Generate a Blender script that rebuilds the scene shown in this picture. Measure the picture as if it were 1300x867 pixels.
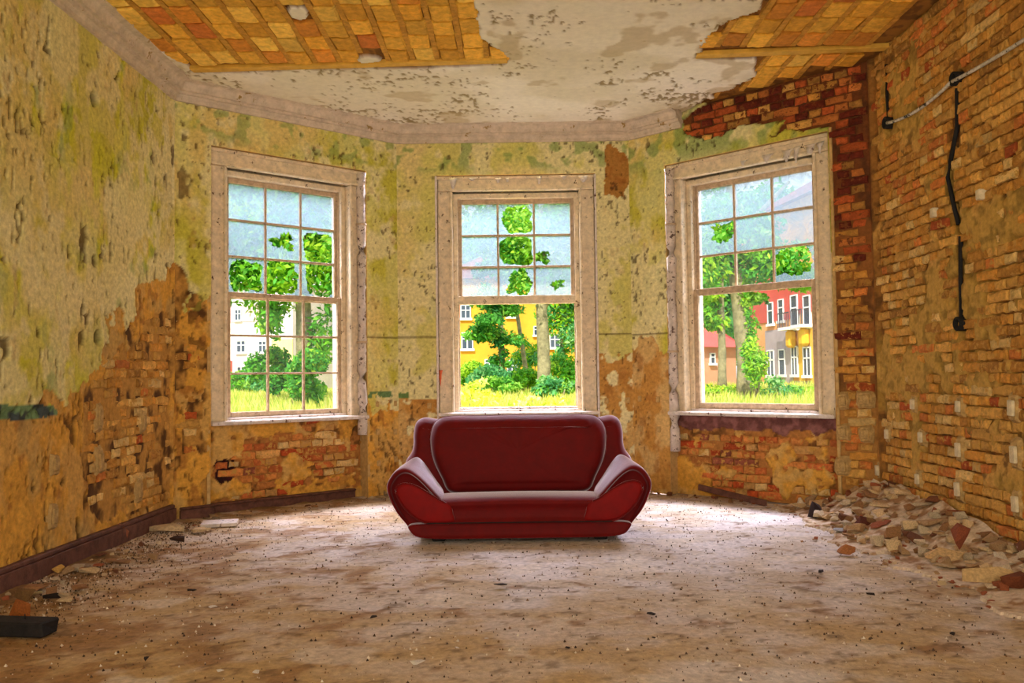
import bpy, bmesh, math, random
import numpy as np
from mathutils import Vector, Matrix

# ------------------------------------------------------------------ scene, camera, light
for o in list(bpy.data.objects):
    bpy.data.objects.remove(o)
S = bpy.context.scene
COL = S.collection
random.seed(7)
EYE = 1.25
F, YAW, PITCH, ROLL = 1105.5, -0.0029, 0.0405, 0.0135
cy_, sy_ = math.cos(YAW), math.sin(YAW)
cp_, sp_ = math.cos(PITCH), math.sin(PITCH)
cr_, sr_ = math.cos(ROLL), math.sin(ROLL)
_P = np.array([[1, 0, 0], [0, cp_, sp_], [0, -sp_, cp_]]) @ np.array([[cy_, -sy_, 0], [sy_, cy_, 0], [0, 0, 1]])
RIGHT = _P.T @ np.array([cr_, 0, -sr_])
UP = _P.T @ np.array([sr_, 0, cr_])
FWD = _P.T @ np.array([0, 1, 0])
CAM = np.array([0, 0, EYE])
cd = bpy.data.cameras.new('camera')
cd.sensor_width = 36.0
cd.lens = 36.0 * F / 1300.0
cd.clip_end = 500
cam = bpy.data.objects.new('camera', cd)
COL.objects.link(cam)
M = Matrix.Identity(4)
for i in range(3):
    M[i][0] = RIGHT[i]; M[i][1] = UP[i]; M[i][2] = -FWD[i]; M[i][3] = CAM[i]
cam.matrix_world = M
S.camera = cam

vs = S.view_settings
vs.view_transform = 'Standard'
vs.look = 'None'
vs.gamma = 1.0
vs.use_curve_mapping = False
vs.exposure = 0.35

SKY_STRENGTH = 1.3
SUN_STRENGTH = 5.2
WINDOW_LAMP = 1000.0
BACK_LAMP = 210.0

w = bpy.data.worlds.new('sky')
S.world = w
w.use_nodes = True
nt = w.node_tree
bg = nt.nodes['Background']
bg.inputs['Color'].default_value = (0.80, 0.90, 1.0, 1)
bg.inputs['Strength'].default_value = SKY_STRENGTH


def lamp(name, kind, loc, target, energy, color, size=1.0, size_y=None, angle=None):
    l = bpy.data.lights.new(name, kind)
    l.energy = energy
    l.color = color
    if kind == 'AREA':
        l.shape = 'RECTANGLE'
        l.size = size
        l.size_y = size_y or size
    if angle is not None:
        l.angle = angle
    o = bpy.data.objects.new(name, l)
    COL.objects.link(o)
    o.location = loc
    d = Vector(target) - Vector(loc)
    o.rotation_euler = d.to_track_quat('-Z', 'Y').to_euler()
    return o


# sun high over the roof of this house, lighting the garden and the facades opposite
lamp('sun', 'SUN', (-10, -20, 40), (0, 20, 0), SUN_STRENGTH, (1.0, 0.94, 0.82), angle=0.02)
# daylight of the open sky above each bay window, falling down into the room
COOL = (0.80, 0.79, 1.0)
lamp('sky_light_center', 'AREA', (0.0, 10.75, 4.35), (0.0, 8.2, 1.1), WINDOW_LAMP, COOL, 1.7, 1.5)
lamp('sky_light_left', 'AREA', (-3.15, 9.75, 4.35), (-1.5, 7.7, 1.1), WINDOW_LAMP, COOL, 1.7, 1.5)
lamp('sky_light_right', 'AREA', (3.2, 9.65, 4.35), (1.5, 7.6, 1.1), WINDOW_LAMP, COOL, 1.7, 1.5)
# fill lamp added behind the camera, before a made-up opening in the rear wall
lamp('rear_fill', 'AREA', (0.0, -1.9, 2.2), (0.0, 6.0, 2.0), BACK_LAMP, (1.0, 0.90, 0.70), 4.6, 2.6)


# ------------------------------------------------------------------ helpers
def ray(px, py):
    d = FWD * F + RIGHT * (px - 650.0) - UP * (py - 433.5)
    return d / np.linalg.norm(d)


def on_plane(px, py, p0, n):
    d = ray(px, py)
    t = np.dot(np.array(p0) - CAM, n) / np.dot(d, n)
    return CAM + d * t


def floor_at(px, py, z=0.0):
    return on_plane(px, py, (0, 0, z), np.array([0, 0, 1.0]))


def at_dist(px, py, Y):
    return on_plane(px, py, (0, Y, 0), np.array([0, 1.0, 0]))


def project(P):
    d = np.asarray(P, float) - CAM
    f = d @ FWD
    return 650 + F * (d @ RIGHT) / f, 433.5 - F * (d @ UP) / f


def srgb(r, g, b):
    return np.array([((c / 255.0) / 12.92 if c / 255.0 <= 0.04045 else (((c / 255.0) + 0.055) / 1.055) ** 2.4) for c in (r, g, b)])


def vnoise(x, y, seed=0):
    x = np.asarray(x, float); y = np.asarray(y, float)
    xi = np.floor(x).astype(np.int64); yi = np.floor(y).astype(np.int64)
    xf = x - xi; yf = y - yi

    def h(a, b):
        n = (a * 374761393 + b * 668265263 + seed * 2147483647 + 1013904223) & 0xFFFFFFFF
        n = ((n ^ (n >> 13)) * 1274126177) & 0xFFFFFFFF
        n = n ^ (n >> 16)
        return (n & 0xFFFFFF) / float(0xFFFFFF)
    u = xf * xf * (3 - 2 * xf); v = yf * yf * (3 - 2 * yf)
    return (h(xi, yi) * (1 - u) + h(xi + 1, yi) * u) * (1 - v) + (h(xi, yi + 1) * (1 - u) + h(xi + 1, yi + 1) * u) * v


def fbm(x, y, seed=0, octv=4):
    s = 0; a = 0.5; t = 0
    for k in range(octv):
        s = s + a * vnoise(x * 2 ** k, y * 2 ** k, seed + k * 17)
        t += a; a *= 0.5
    return s / t


def sstep(a, b, x):
    t = np.clip((x - a) / (b - a), 0, 1)
    return t * t * (3 - 2 * t)


def inpoly(x, y, poly):
    r = np.zeros(np.shape(x), bool)
    n = len(poly)
    for i in range(n):
        x0, y0 = poly[i]; x1, y1 = poly[(i + 1) % n]
        if y0 == y1:
            continue
        c = ((y0 > y) != (y1 > y)) & (x < (x1 - x0) * (y - y0) / (y1 - y0) + x0)
        r ^= c
    return r


def mixc(c, col, m):
    return c * (1 - m[..., None]) + np.asarray(col) * m[..., None]


def new(name, mesh, mat=None, parent=None):
    o = bpy.data.objects.new(name, mesh)
    COL.objects.link(o)
    if mat is not None and len(mesh.materials) == 0:
        mesh.materials.append(mat)
    if parent is not None:
        o.parent = parent
    return o


def tag(o, label=None, cat=None, group=None, kind=None):
    if label: o['label'] = label
    if cat: o['category'] = cat
    if group: o['group'] = group
    if kind: o['kind'] = kind
    return o


def empty(name, loc=(0, 0, 0), rz=0):
    o = bpy.data.objects.new(name, None)
    o.empty_display_size = 0.1
    COL.objects.link(o)
    o.location = loc
    o.rotation_euler = (0, 0, rz)
    return o


def mesh_from(verts, faces, name='m', smooth=False, cols=None):
    me = bpy.data.meshes.new(name)
    me.from_pydata([tuple(v) for v in verts], [], [tuple(int(i) for i in f) for f in faces])
    if cols is not None:
        set_cols(me, cols)
    if smooth:
        me.polygons.foreach_set('use_smooth', [True] * len(me.polygons))
    me.update()
    return me


def set_cols(me, cols):
    a = me.color_attributes.new('Col', 'FLOAT_COLOR', 'POINT')
    c = np.ones((len(me.vertices), 4), np.float32)
    c[:, :3] = cols
    a.data.foreach_set('color', c.ravel())


def bm_mesh(bm, smooth=False):
    bmesh.ops.recalc_face_normals(bm, faces=bm.faces[:])
    me = bpy.data.meshes.new('m')
    bm.to_mesh(me); bm.free()
    if smooth:
        me.polygons.foreach_set('use_smooth', [True] * len(me.polygons))
    return me


def box(bm, x0, x1, y0, y1, z0, z1, bev=0.0):
    vs_ = [bm.verts.new((x, y, z)) for x in (x0, x1) for y in (y0, y1) for z in (z0, z1)]
    fs = [(0, 1, 3, 2), (4, 6, 7, 5), (0, 4, 5, 1), (2, 3, 7, 6), (0, 2, 6, 4), (1, 5, 7, 3)]
    faces = [bm.faces.new([vs_[i] for i in f]) for f in fs]
    if bev > 0:
        ed = set()
        for f in faces:
            for e in f.edges: ed.add(e)
        bmesh.ops.bevel(bm, geom=list(ed), offset=bev, segments=1, affect='EDGES', profile=0.5)
    return vs_


def boxes(lst, bev=0.004):
    bm = bmesh.new()
    for b in lst:
        box(bm, *b, bev=bev)
    return bm_mesh(bm)


def tube(pts, radii, seg=10, jitter=0.0, cap=True):
    bm = bmesh.new()
    rings = []
    n = len(pts)
    rnd = random.Random(n * 13 + seg)
    for i, p in enumerate(pts):
        p = Vector(p)
        a = Vector(pts[max(i - 1, 0)]); b = Vector(pts[min(i + 1, n - 1)])
        t = (b - a).normalized()
        q = t.to_track_quat('Z', 'Y')
        r = radii[i] if hasattr(radii, '__len__') else radii
        ring = []
        for k in range(seg):
            an = 2 * math.pi * k / seg
            rr = r * (1 + jitter * (rnd.random() - 0.5))
            ring.append(bm.verts.new(p + q @ Vector((rr * math.cos(an), rr * math.sin(an), 0))))
        rings.append(ring)
    for i in range(n - 1):
        for k in range(seg):
            bm.faces.new((rings[i][k], rings[i][(k + 1) % seg], rings[i + 1][(k + 1) % seg], rings[i + 1][k]))
    if cap:
        bm.faces.new(rings[0]); bm.faces.new(rings[-1])
    return bm_mesh(bm, True)


# ------------------------------------------------------------------ materials
def base_mat(name):
    m = bpy.data.materials.new(name)
    m.use_nodes = True
    return m, m.node_tree, m.node_tree.nodes['Principled BSDF']


def tinted(name, src='attr', col=(0.5, 0.5, 0.5), lo=0.75, hi=1.2, scale=30.0, rough=0.9, bump=0.3, bscale=60.0,
           spots=None, spot_scale=20.0, spot_thr=0.62, sheen=None, dist=0.01):
    """base colour from an attribute, the object's colour or a constant, broken up by noise, plus fine relief"""
    m, t, p = base_mat(name)
    N = t.nodes; L = t.links
    tc = N.new('ShaderNodeTexCoord')
    if src == 'attr':
        c = N.new('ShaderNodeAttribute'); c.attribute_name = 'Col'; out = c.outputs['Color']
    elif src == 'obj':
        c = N.new('ShaderNodeObjectInfo'); out = c.outputs['Color']
    else:
        c = N.new('ShaderNodeRGB'); c.outputs[0].default_value = (*col, 1); out = c.outputs[0]
    vec = tc.outputs['Object']
    if src == 'obj':
        va = N.new('ShaderNodeVectorMath'); va.operation = 'MULTIPLY_ADD'
        L.new(c.outputs['Random'], va.inputs[0]); va.inputs[1].default_value = (37.0, 53.0, 71.0); L.new(vec, va.inputs[2])
        vec = va.outputs[0]
    n1 = N.new('ShaderNodeTexNoise'); n1.inputs['Scale'].default_value = scale; n1.inputs['Detail'].default_value = 6
    n1.inputs['Roughness'].default_value = 0.65
    L.new(vec, n1.inputs['Vector'])
    mr = N.new('ShaderNodeMapRange'); mr.inputs['From Min'].default_value = 0.3; mr.inputs['From Max'].default_value = 0.7
    mr.inputs['To Min'].default_value = lo; mr.inputs['To Max'].default_value = hi
    L.new(n1.outputs['Fac'], mr.inputs['Value'])
    mul = N.new('ShaderNodeMix'); mul.data_type = 'RGBA'; mul.blend_type = 'MULTIPLY'; mul.inputs['Factor'].default_value = 1
    L.new(out, mul.inputs['A']); L.new(mr.outputs['Result'], mul.inputs['B'])
    res = mul.outputs['Result']
    if spots is not None:
        n2 = N.new('ShaderNodeTexNoise'); n2.inputs['Scale'].default_value = spot_scale; n2.inputs['Detail'].default_value = 5
        n2.inputs['Roughness'].default_value = 0.7
        L.new(vec, n2.inputs['Vector'])
        r2 = N.new('ShaderNodeMapRange'); r2.inputs['From Min'].default_value = spot_thr; r2.inputs['From Max'].default_value = spot_thr + 0.04
        L.new(n2.outputs['Fac'], r2.inputs['Value'])
        mx = N.new('ShaderNodeMix'); mx.data_type = 'RGBA'
        L.new(r2.outputs['Result'], mx.inputs['Factor']); L.new(res, mx.inputs['A']); mx.inputs['B'].default_value = (*spots, 1)
        res = mx.outputs['Result']
    L.new(res, p.inputs['Base Color'])
    p.inputs['Roughness'].default_value = rough
    p.inputs['Specular IOR Level'].default_value = 0.25
    if bump > 0:
        n3 = N.new('ShaderNodeTexNoise'); n3.inputs['Scale'].default_value = bscale; n3.inputs['Detail'].default_value = 8
        n3.inputs['Roughness'].default_value = 0.7
        L.new(vec, n3.inputs['Vector'])
        b = N.new('ShaderNodeBump'); b.inputs['Strength'].default_value = bump; b.inputs['Distance'].default_value = dist
        L.new(n3.outputs['Fac'], b.inputs['Height']); L.new(b.outputs['Normal'], p.inputs['Normal'])
    if sheen:
        p.inputs['Sheen Weight'].default_value = sheen[0]
        p.inputs['Sheen Roughness'].default_value = sheen[1]
        p.inputs['Sheen Tint'].default_value = (*sheen[2], 1)
    return m


M_WALL = tinted('old_plaster', 'attr', lo=0.72, hi=1.25, scale=26, bump=0.5, bscale=38, dist=0.018)
M_BRICK = tinted('old_brick', 'obj', lo=0.6, hi=1.3, scale=26, bump=0.9, bscale=42, dist=0.016,
                 spots=tuple(srgb(198, 150, 72)), spot_scale=13, spot_thr=0.545)
M_BRICKS = tinted('old_brick_mass', 'attr', lo=0.6, hi=1.3, scale=26, bump=0.9, bscale=42, dist=0.016,
                  spots=tuple(srgb(198, 150, 72)), spot_scale=13, spot_thr=0.545)
M_BRICK2 = tinted('sooty_brick', 'obj', lo=0.55, hi=1.35, scale=26, bump=0.9, bscale=42, dist=0.016,
                  spots=tuple(srgb(120, 66, 30)), spot_scale=13, spot_thr=0.56)
M_CBRICK = tinted('ceiling_brick', 'obj', lo=0.7, hi=1.2, scale=18, bump=0.5, bscale=40, dist=0.01)
M_CMORT = tinted('ceiling_mortar', 'c', col=srgb(206, 150, 58), lo=0.6, hi=1.2, scale=20, bump=0.7, bscale=40, dist=0.014)
M_CEIL = tinted('ceiling_plaster', 'attr', lo=0.9, hi=1.06, scale=14, bump=0.25, bscale=30, dist=0.01)
M_FLOOR = tinted('dusty_floor', 'attr', lo=0.7, hi=1.2, scale=30, bump=0.9, bscale=30, dist=0.02)
M_PAINT = tinted('peeling_cream_paint', 'c', col=srgb(228, 208, 174), lo=0.7, hi=1.15, scale=16, rough=0.6, bump=0.5, bscale=50,
                 spots=tuple(srgb(92, 66, 42)), spot_scale=17, spot_thr=0.62)
M_SASH = tinted('weathered_sash_paint', 'c', col=srgb(196, 170, 138), lo=0.65, hi=1.2, scale=22, rough=0.6, bump=0.4, bscale=60,
                spots=tuple(srgb(70, 50, 36)), spot_scale=18, spot_thr=0.63)
M_SILL = tinted('chalky_white_paint', 'c', col=srgb(222, 208, 196), lo=0.7, hi=1.1, scale=20, rough=0.6, bump=0.5, bscale=60,
                spots=tuple(srgb(96, 66, 48)), spot_scale=16, spot_thr=0.6)
M_PIPE = tinted('flaking_pipe_paint', 'c', col=srgb(216, 200, 186), lo=0.7, hi=1.1, scale=18, rough=0.6, bump=0.6, bscale=50,
                spots=tuple(srgb(92, 70, 62)), spot_scale=20, spot_thr=0.57)
M_CORN = tinted('cornice_plaster', 'c', col=srgb(206, 188, 164), lo=0.72, hi=1.15, scale=12, bump=0.4, bscale=40,
                spots=tuple(srgb(150, 120, 66)), spot_scale=7, spot_thr=0.62)
M_BOARD = tinted('old_brown_baseboard', 'c', col=srgb(98, 62, 50), lo=0.55, hi=1.5, scale=15, rough=0.6, bump=0.5, bscale=40)
M_REVEAL = tinted('niche_plaster', 'c', col=srgb(200, 164, 104), lo=0.7, hi=1.15, scale=20, bump=0.5, bscale=40)
M_DARK = tinted('charred_black', 'c', col=(0.012, 0.010, 0.009), lo=0.6, hi=1.6, scale=20, bump=0.5, rough=0.8)
M_VELVET = tinted('red_velvet', 'c', col=srgb(98, 1, 1), lo=0.8, hi=1.2, scale=9, rough=0.75, bump=0.15, bscale=25,
                  sheen=(1.0, 0.27, (1.0, 0.86, 0.95)))
M_VELVET_LIT = tinted('red_velvet_lit', 'c', col=srgb(122, 2, 2), lo=0.8, hi=1.15, scale=9, rough=0.75, bump=0.1, bscale=25,
                   sheen=(0.3, 0.25, (1.0, 0.6, 0.6)))  # lit copy of the velvet: the brighter red stands in for light
M_STEEL = tinted('yellow_steel_flange', 'c', col=srgb(214, 166, 66), lo=0.75, hi=1.15, scale=8, rough=0.7, bump=0.3, bscale=30)
M_CABLE = tinted('old_cable_sheath', 'c', col=srgb(214, 204, 188), lo=0.4, hi=1.15, scale=30, rough=0.7, bump=0.2,
                 spots=(0.015, 0.012, 0.01), spot_scale=11, spot_thr=0.56)
M_RUB = tinted('rubble', 'obj', lo=0.6, hi=1.25, scale=18, bump=0.7, bscale=40, dist=0.012)
M_GRIT = tinted('grit', 'attr', lo=0.7, hi=1.2, scale=40, bump=0.2)
M_BARK = tinted('bark', 'c', col=srgb(150, 140, 104), lo=0.5, hi=1.3, scale=4, bump=0.7, bscale=9, dist=0.05)
M_STONE = tinted('facade', 'obj', lo=0.85, hi=1.1, scale=0.8, bump=0.1, bscale=8)
M_FRAME = tinted('far_window_frame', 'c', col=srgb(235, 235, 235), lo=0.95, hi=1.05, scale=3, bump=0)


def glass_dark():
    m, t, p = base_mat('far_window_glass')
    p.inputs['Base Color'].default_value = (0.06, 0.08, 0.11, 1)
    p.inputs['Roughness'].default_value = 0.15
    return m


M_FGLASS = glass_dark()


def leaf_mat(name):
    m, t, p = base_mat(name)
    N = t.nodes; L = t.links
    a = N.new('ShaderNodeAttribute'); a.attribute_name = 'Col'
    tr = N.new('ShaderNodeBsdfTranslucent')
    mx = N.new('ShaderNodeMixShader'); mx.inputs[0].default_value = 0.4
    L.new(a.outputs['Color'], p.inputs['Base Color']); L.new(a.outputs['Color'], tr.inputs['Color'])
    p.inputs['Roughness'].default_value = 0.6
    p.inputs['Specular IOR Level'].default_value = 0.2
    L.new(p.outputs[0], mx.inputs[1]); L.new(tr.outputs[0], mx.inputs[2])
    L.new(mx.outputs[0], N['Material Output'].inputs['Surface'])
    return m


M_LEAF = leaf_mat('leaves')


def pane_mat(name, dust, col):
    m, t, p = base_mat(name)
    N = t.nodes; L = t.links
    N.remove(p)
    tc = N.new('ShaderNodeTexCoord')
    n = N.new('ShaderNodeTexNoise'); n.inputs['Scale'].default_value = 9; n.inputs['Detail'].default_value = 8
    n.inputs['Roughness'].default_value = 0.75; n.inputs['Distortion'].default_value = 0.8
    L.new(tc.outputs['Object'], n.inputs['Vector'])
    mr = N.new('ShaderNodeMapRange'); mr.inputs['From Min'].default_value = 0.3; mr.inputs['From Max'].default_value = 0.75
    mr.inputs['To Min'].default_value = dust * 0.45; mr.inputs['To Max'].default_value = min(1, dust * 1.6)
    L.new(n.outputs['Fac'], mr.inputs['Value'])
    tp = N.new('ShaderNodeBsdfTransparent')
    tl = N.new('ShaderNodeBsdfTranslucent'); tl.inputs['Color'].default_value = (*col, 1)
    df = N.new('ShaderNodeBsdfDiffuse'); df.inputs['Color'].default_value = (*col, 1)
    m1 = N.new('ShaderNodeMixShader'); m1.inputs[0].default_value = 0.3
    L.new(tl.outputs[0], m1.inputs[1]); L.new(df.outputs[0], m1.inputs[2])
    m2 = N.new('ShaderNodeMixShader')
    L.new(mr.outputs['Result'], m2.inputs[0]); L.new(tp.outputs[0], m2.inputs[1]); L.new(m1.outputs[0], m2.inputs[2])
    gl = N.new('ShaderNodeBsdfGlossy'); gl.inputs['Roughness'].default_value = 0.05
    m3 = N.new('ShaderNodeMixShader'); m3.inputs[0].default_value = 0.04
    L.new(m2.outputs[0], m3.inputs[1]); L.new(gl.outputs[0], m3.inputs[2])
    L.new(m3.outputs[0], N['Material Output'].inputs['Surface'])
    return m


M_DUSTY = pane_mat('dusty_glass', 0.44, (0.135, 0.185, 0.195))
M_CLEAR = pane_mat('clear_old_glass', 0.012, (0.3, 0.33, 0.35))

# ------------------------------------------------------------------ the room: walls
H = 3.99
HC = 3.82
DW = 9.46
CL = (-3.09, 7.87); B1 = (-1.27, DW); B2 = (1.28, DW); CR = (3.18, 7.64)
YB = -2.0


class Wall:
    def __init__(s, A, B):
        s.A = np.array([A[0], A[1], 0.0]); s.B = np.array([B[0], B[1], 0.0])
        s.L = np.linalg.norm(s.B - s.A)
        s.t = (s.B - s.A) / s.L
        s.n = np.array([s.t[1], -s.t[0], 0.0])
        m = Matrix.Identity(4)
        for i in range(3):
            m[i][0] = s.t[i]; m[i][1] = -s.n[i]; m[i][3] = s.A[i]
        s.M = m

    def px(s, px, py, d=0.0):
        p = on_plane(px, py, s.A - s.n * d, s.n)
        return float(np.dot(p - s.A, s.t)), float(p[2])

    def poly(s, pts, d=0.0):
        return [s.px(*p, d) for p in pts]

    def world(s, u, d, z):
        return s.A + s.t * u - s.n * d + np.array([0, 0, z])


WL = Wall((CL[0], YB), CL)
WBL = Wall(CL, B1)
WBC = Wall(B1, B2)
WBR = Wall(B2, CR)
WR = Wall(CR, (CR[0], YB))
WBACK = Wall((CR[0], YB), (CL[0], YB))


def axis(lo, hi, f0, f1, fine, coarse, extra=()):
    a = []
    if lo < f0: a += list(np.linspace(lo, f0, max(2, int((f0 - lo) / coarse) + 1))[:-1])
    a += list(np.linspace(f0, f1, int((f1 - f0) / fine) + 1))
    if f1 < hi: a += list(np.linspace(f1, hi, max(2, int((hi - f1) / coarse) + 1))[1:])
    a = np.array(a)
    for e in extra:
        a[np.argmin(abs(a - e))] = e
    return a


def grid_mesh(us, zs, field, holes=(), close_ends=False):
    U, Z = np.meshgrid(us, zs, indexing='ij')
    d, c = field(U, Z)
    if close_ends:
        k = sstep(0.0, 0.035, np.minimum(U - us[0], us[-1] - U))
        d = d * k - 0.012 * (1 - k)
    nu, nz = len(us), len(zs)
    V = np.stack([U, d, Z], -1).reshape(-1, 3)
    idx = np.arange(nu * nz).reshape(nu, nz)
    uc = 0.5 * (us[:-1] + us[1:])[:, None] + 0 * zs[None, :-1]
    zc = 0.5 * (zs[:-1] + zs[1:])[None, :] + 0 * us[:-1, None]
    keep = np.ones_like(uc, bool)
    for (u0, u1, z0, z1) in holes:
        keep &= ~((uc > u0) & (uc < u1) & (zc > z0) & (zc < z1))
    a, b, e, f = idx[:-1, :-1][keep], idx[1:, :-1][keep], idx[1:, 1:][keep], idx[:-1, 1:][keep]
    faces = np.stack([a, b, e, f], -1)
    me = bpy.data.meshes.new('wall')
    me.vertices.add(len(V)); me.vertices.foreach_set('co', V.ravel())
    nf = len(faces)
    me.loops.add(nf * 4); me.loops.foreach_set('vertex_index', faces.ravel())
    me.polygons.add(nf)
    me.polygons.foreach_set('loop_start', np.arange(nf) * 4)
    me.polygons.foreach_set('loop_total', np.full(nf, 4))
    me.update(calc_edges=True)
    set_cols(me, c.reshape(-1, 3))
    me.validate()
    return me


def wall_obj(name, W, me, mat=M_WALL):
    o = new(name, me, mat)
    o.matrix_world = W.M
    o['kind'] = 'structure'
    return o


OLIVE = srgb(192, 184, 68); YGREEN = srgb(204, 200, 52); CREAM = srgb(228, 214, 160); TAN = srgb(216, 192, 116)
OCHRE = srgb(212, 156, 62); BROWN = srgb(160, 104, 44); GREEN = srgb(128, 152, 76); TEAL = srgb(92, 128, 92)
PALE = srgb(224, 212, 158); MORTAR = srgb(188, 138, 64); DIRT = srgb(90, 58, 26); REDBR = srgb(150, 62, 28); UMBER = srgb(70, 44, 24)


def plaster_top(U, Z, seed, green=0.5):
    n1 = fbm(U * 1.6, Z * 1.3, seed, 5); n2 = fbm(U * 5, Z * 3.2, seed + 3, 5); n3 = fbm(U * 11, Z * 8, seed + 9, 4)
    c = mixc(np.ones(U.shape + (3,)) * TAN, OLIVE, sstep(0.35, 0.6, n1))
    c = mixc(c, YGREEN, sstep(0.42, 0.66, n2) * green)
    c = mixc(c, PALE, sstep(0.47, 0.57, n3 * 0.25 + fbm(U * 2.3, Z * 1.9, seed + 31, 5) * 0.75) * 0.8)
    c = mixc(c, GREEN, sstep(0.66, 0.74, n2) * 0.6 * green)
    c = mixc(c, BROWN, sstep(0.72, 0.8, n3) * 0.4)
    return c, n1, n2, n3


def chips(U, Z, seed, thr=0.70, fu=13, fz=6):
    n = fbm(U * fu, Z * fz, seed, 3) * 0.7 + fbm(U * 2.2, Z * 1.8, seed + 5, 3) * 0.3
    return sstep(thr, thr + 0.025, n)


def hole_at(U, Z, u, z, ru, rz):
    return sstep(1.15, 0.85, np.hypot((U - u) / ru, (Z - z) / rz))


# ---- left wall
lw_curve = [WL.px(*p) for p in ((0, 530), (40, 520), (80, 500), (110, 460), (150, 420), (180, 372), (205, 352), (220, 335))]
lw_brick = WL.poly([(110, 500), (140, 450), (175, 420), (219, 395), (219, 652), (130, 660), (108, 600)])
lw_h = [WL.px(120, 126), WL.px(125, 428)]
lw_band = WL.poly([(0, 512), (30, 514), (70, 512), (74, 526), (40, 531), (0, 530)])


def left_low(U, Z):
    zb = np.interp(U, [p[0] for p in lw_curve], [p[1] for p in lw_curve])
    return Z < zb + (fbm(U * 5, Z * 5, 44, 4) - 0.5) * 0.75


def left_brick(U, Z):
    return inpoly(U + (fbm(U * 6, Z * 6, 71, 3) - 0.5) * 0.35, Z + (fbm(U * 6, Z * 6, 72, 3) - 0.5) * 0.35, lw_brick)


def f_left(U, Z):
    c, n1, n2, n3 = plaster_top(U, Z, 11, 0.9)
    c = mixc(c, CREAM, sstep(0.45, 0.6, fbm(U * 3, Z * 2.2, 88, 5)) * sstep(1.0, 1.9, Z) * sstep(2.9, 2.0, Z) * 0.8)
    c = mixc(c, PALE, sstep(6.8 + 2, 7.6 + 2, U) * sstep(0.45, 0.58, n3) * 0.8)
    low = left_low(U, Z)
    lc = np.ones_like(c) * OCHRE
    lc = mixc(lc, srgb(206, 158, 80), sstep(0.5, 0.65, n2)); lc = mixc(lc, BROWN, sstep(0.62, 0.72, n3) * 0.7)
    lc = mixc(lc, srgb(178, 150, 92), sstep(0.58, 0.66, n1) * 0.6)
    c = np.where(low[..., None], lc, c)
    d = -0.006 * fbm(U * 3, Z * 3, 5, 3)
    d = d + np.where(low, 0.012 + 0.03 * (fbm(U * 7, Z * 6, 15, 4) - 0.5), 0)
    lay = sstep(0.50, 0.515, fbm(U * 4, Z * 3, 91, 6)); d = d + 0.005 * lay * (~low)
    c = mixc(c, c * 0.0 + srgb(222, 204, 140), (1 - lay) * (~low) * 0.35)
    ch = np.maximum(chips(U, Z, 21, 0.70, 13, 7), chips(U, Z, 27, 0.685, 30, 13)) * (~low)
    d = d + 0.024 * ch; c = mixc(c, srgb(84, 58, 28), ch * 0.8)
    # ridged flakes in the lower render
    cr = np.maximum(chips(U, Z, 121, 0.67, 11, 4.5), chips(U, Z, 127, 0.67, 36, 14)) * low
    d = d + 0.024 * cr; c = mixc(c, UMBER, cr * 0.75)
    br = left_brick(U, Z)
    d = np.where(br, 0.02 + 0.014 * (fbm(U * 9, Z * 9, 64, 3) - 0.5), d)
    c = np.where(br[..., None], mixc(np.ones_like(c) * MORTAR, DIRT, sstep(0.45, 0.7, n3)), c)
    bd = inpoly(U + (n3 - 0.5) * 0.2, Z + (n2 - 0.5) * 0.05, lw_band)
    c = np.where(bd[..., None], mixc(np.ones_like(c) * srgb(112, 140, 96), srgb(70, 80, 80), sstep(0.5, 0.6, n3)), c)
    for (u, z) in lw_h:
        m = hole_at(U, Z, u, z, 0.06, 0.055)
        d = d + 0.10 * m; c = mixc(c, np.array([0.01, 0.01, 0.01]), m)
    return d, c


us = axis(0, WL.L, 6.9, WL.L, 0.0135, 0.12)
zs = axis(0, H + 0.06, 0, H + 0.06, 0.0135, 0.05)
wall_left = wall_obj('wall_left', WL, grid_mesh(us, zs, f_left, close_ends=True))

# ---- brick pieces
def brick_mesh(L, hh, dd, seed, wild=0.005):
    rnd = random.Random(seed)
    bm = bmesh.new()
    xs = [-L / 2, -L / 6, L / 6, L / 2]
    b = 0.009
    front = {}
    back = {}
    # front ring inset (worn edges) and back ring
    loop = [(-L / 2, -hh / 2), (-L / 6, -hh / 2), (L / 6, -hh / 2), (L / 2, -hh / 2), (L / 2, hh / 2), (L / 6, hh / 2), (-L / 6, hh / 2), (-L / 2, hh / 2)]
    j = lambda a: (rnd.random() - 0.5) * 2 * a
    r0 = [bm.verts.new((x, dd, z)) for x, z in loop]
    r1 = [bm.verts.new((x + j(wild), 0.009 + j(0.004), z + j(wild))) for x, z in loop]
    r2 = [bm.verts.new((x * (1 - 2.4 * b / L) + j(wild), j(0.004), z * (1 - 2.4 * b / hh) + j(wild))) for x, z in loop]
    for a, c in ((r0, r1), (r1, r2)):
        for i in range(8):
            k = (i + 1) % 8
            bm.faces.new((a[i], a[k], c[k], c[i]))
    bm.faces.new((r2[0], r2[1], r2[6], r2[7])); bm.faces.new((r2[1], r2[2], r2[5], r2[6])); bm.faces.new((r2[2], r2[3], r2[4], r2[5]))
    return bm_mesh(bm)


STR = [brick_mesh(0.243, 0.064, 0.05, i, 0.009) for i in range(8)]
HED = [brick_mesh(0.115, 0.064, 0.05, 50 + i, 0.008) for i in range(8)]
for me in STR + HED:
    me.materials.append(M_BRICK)


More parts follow.
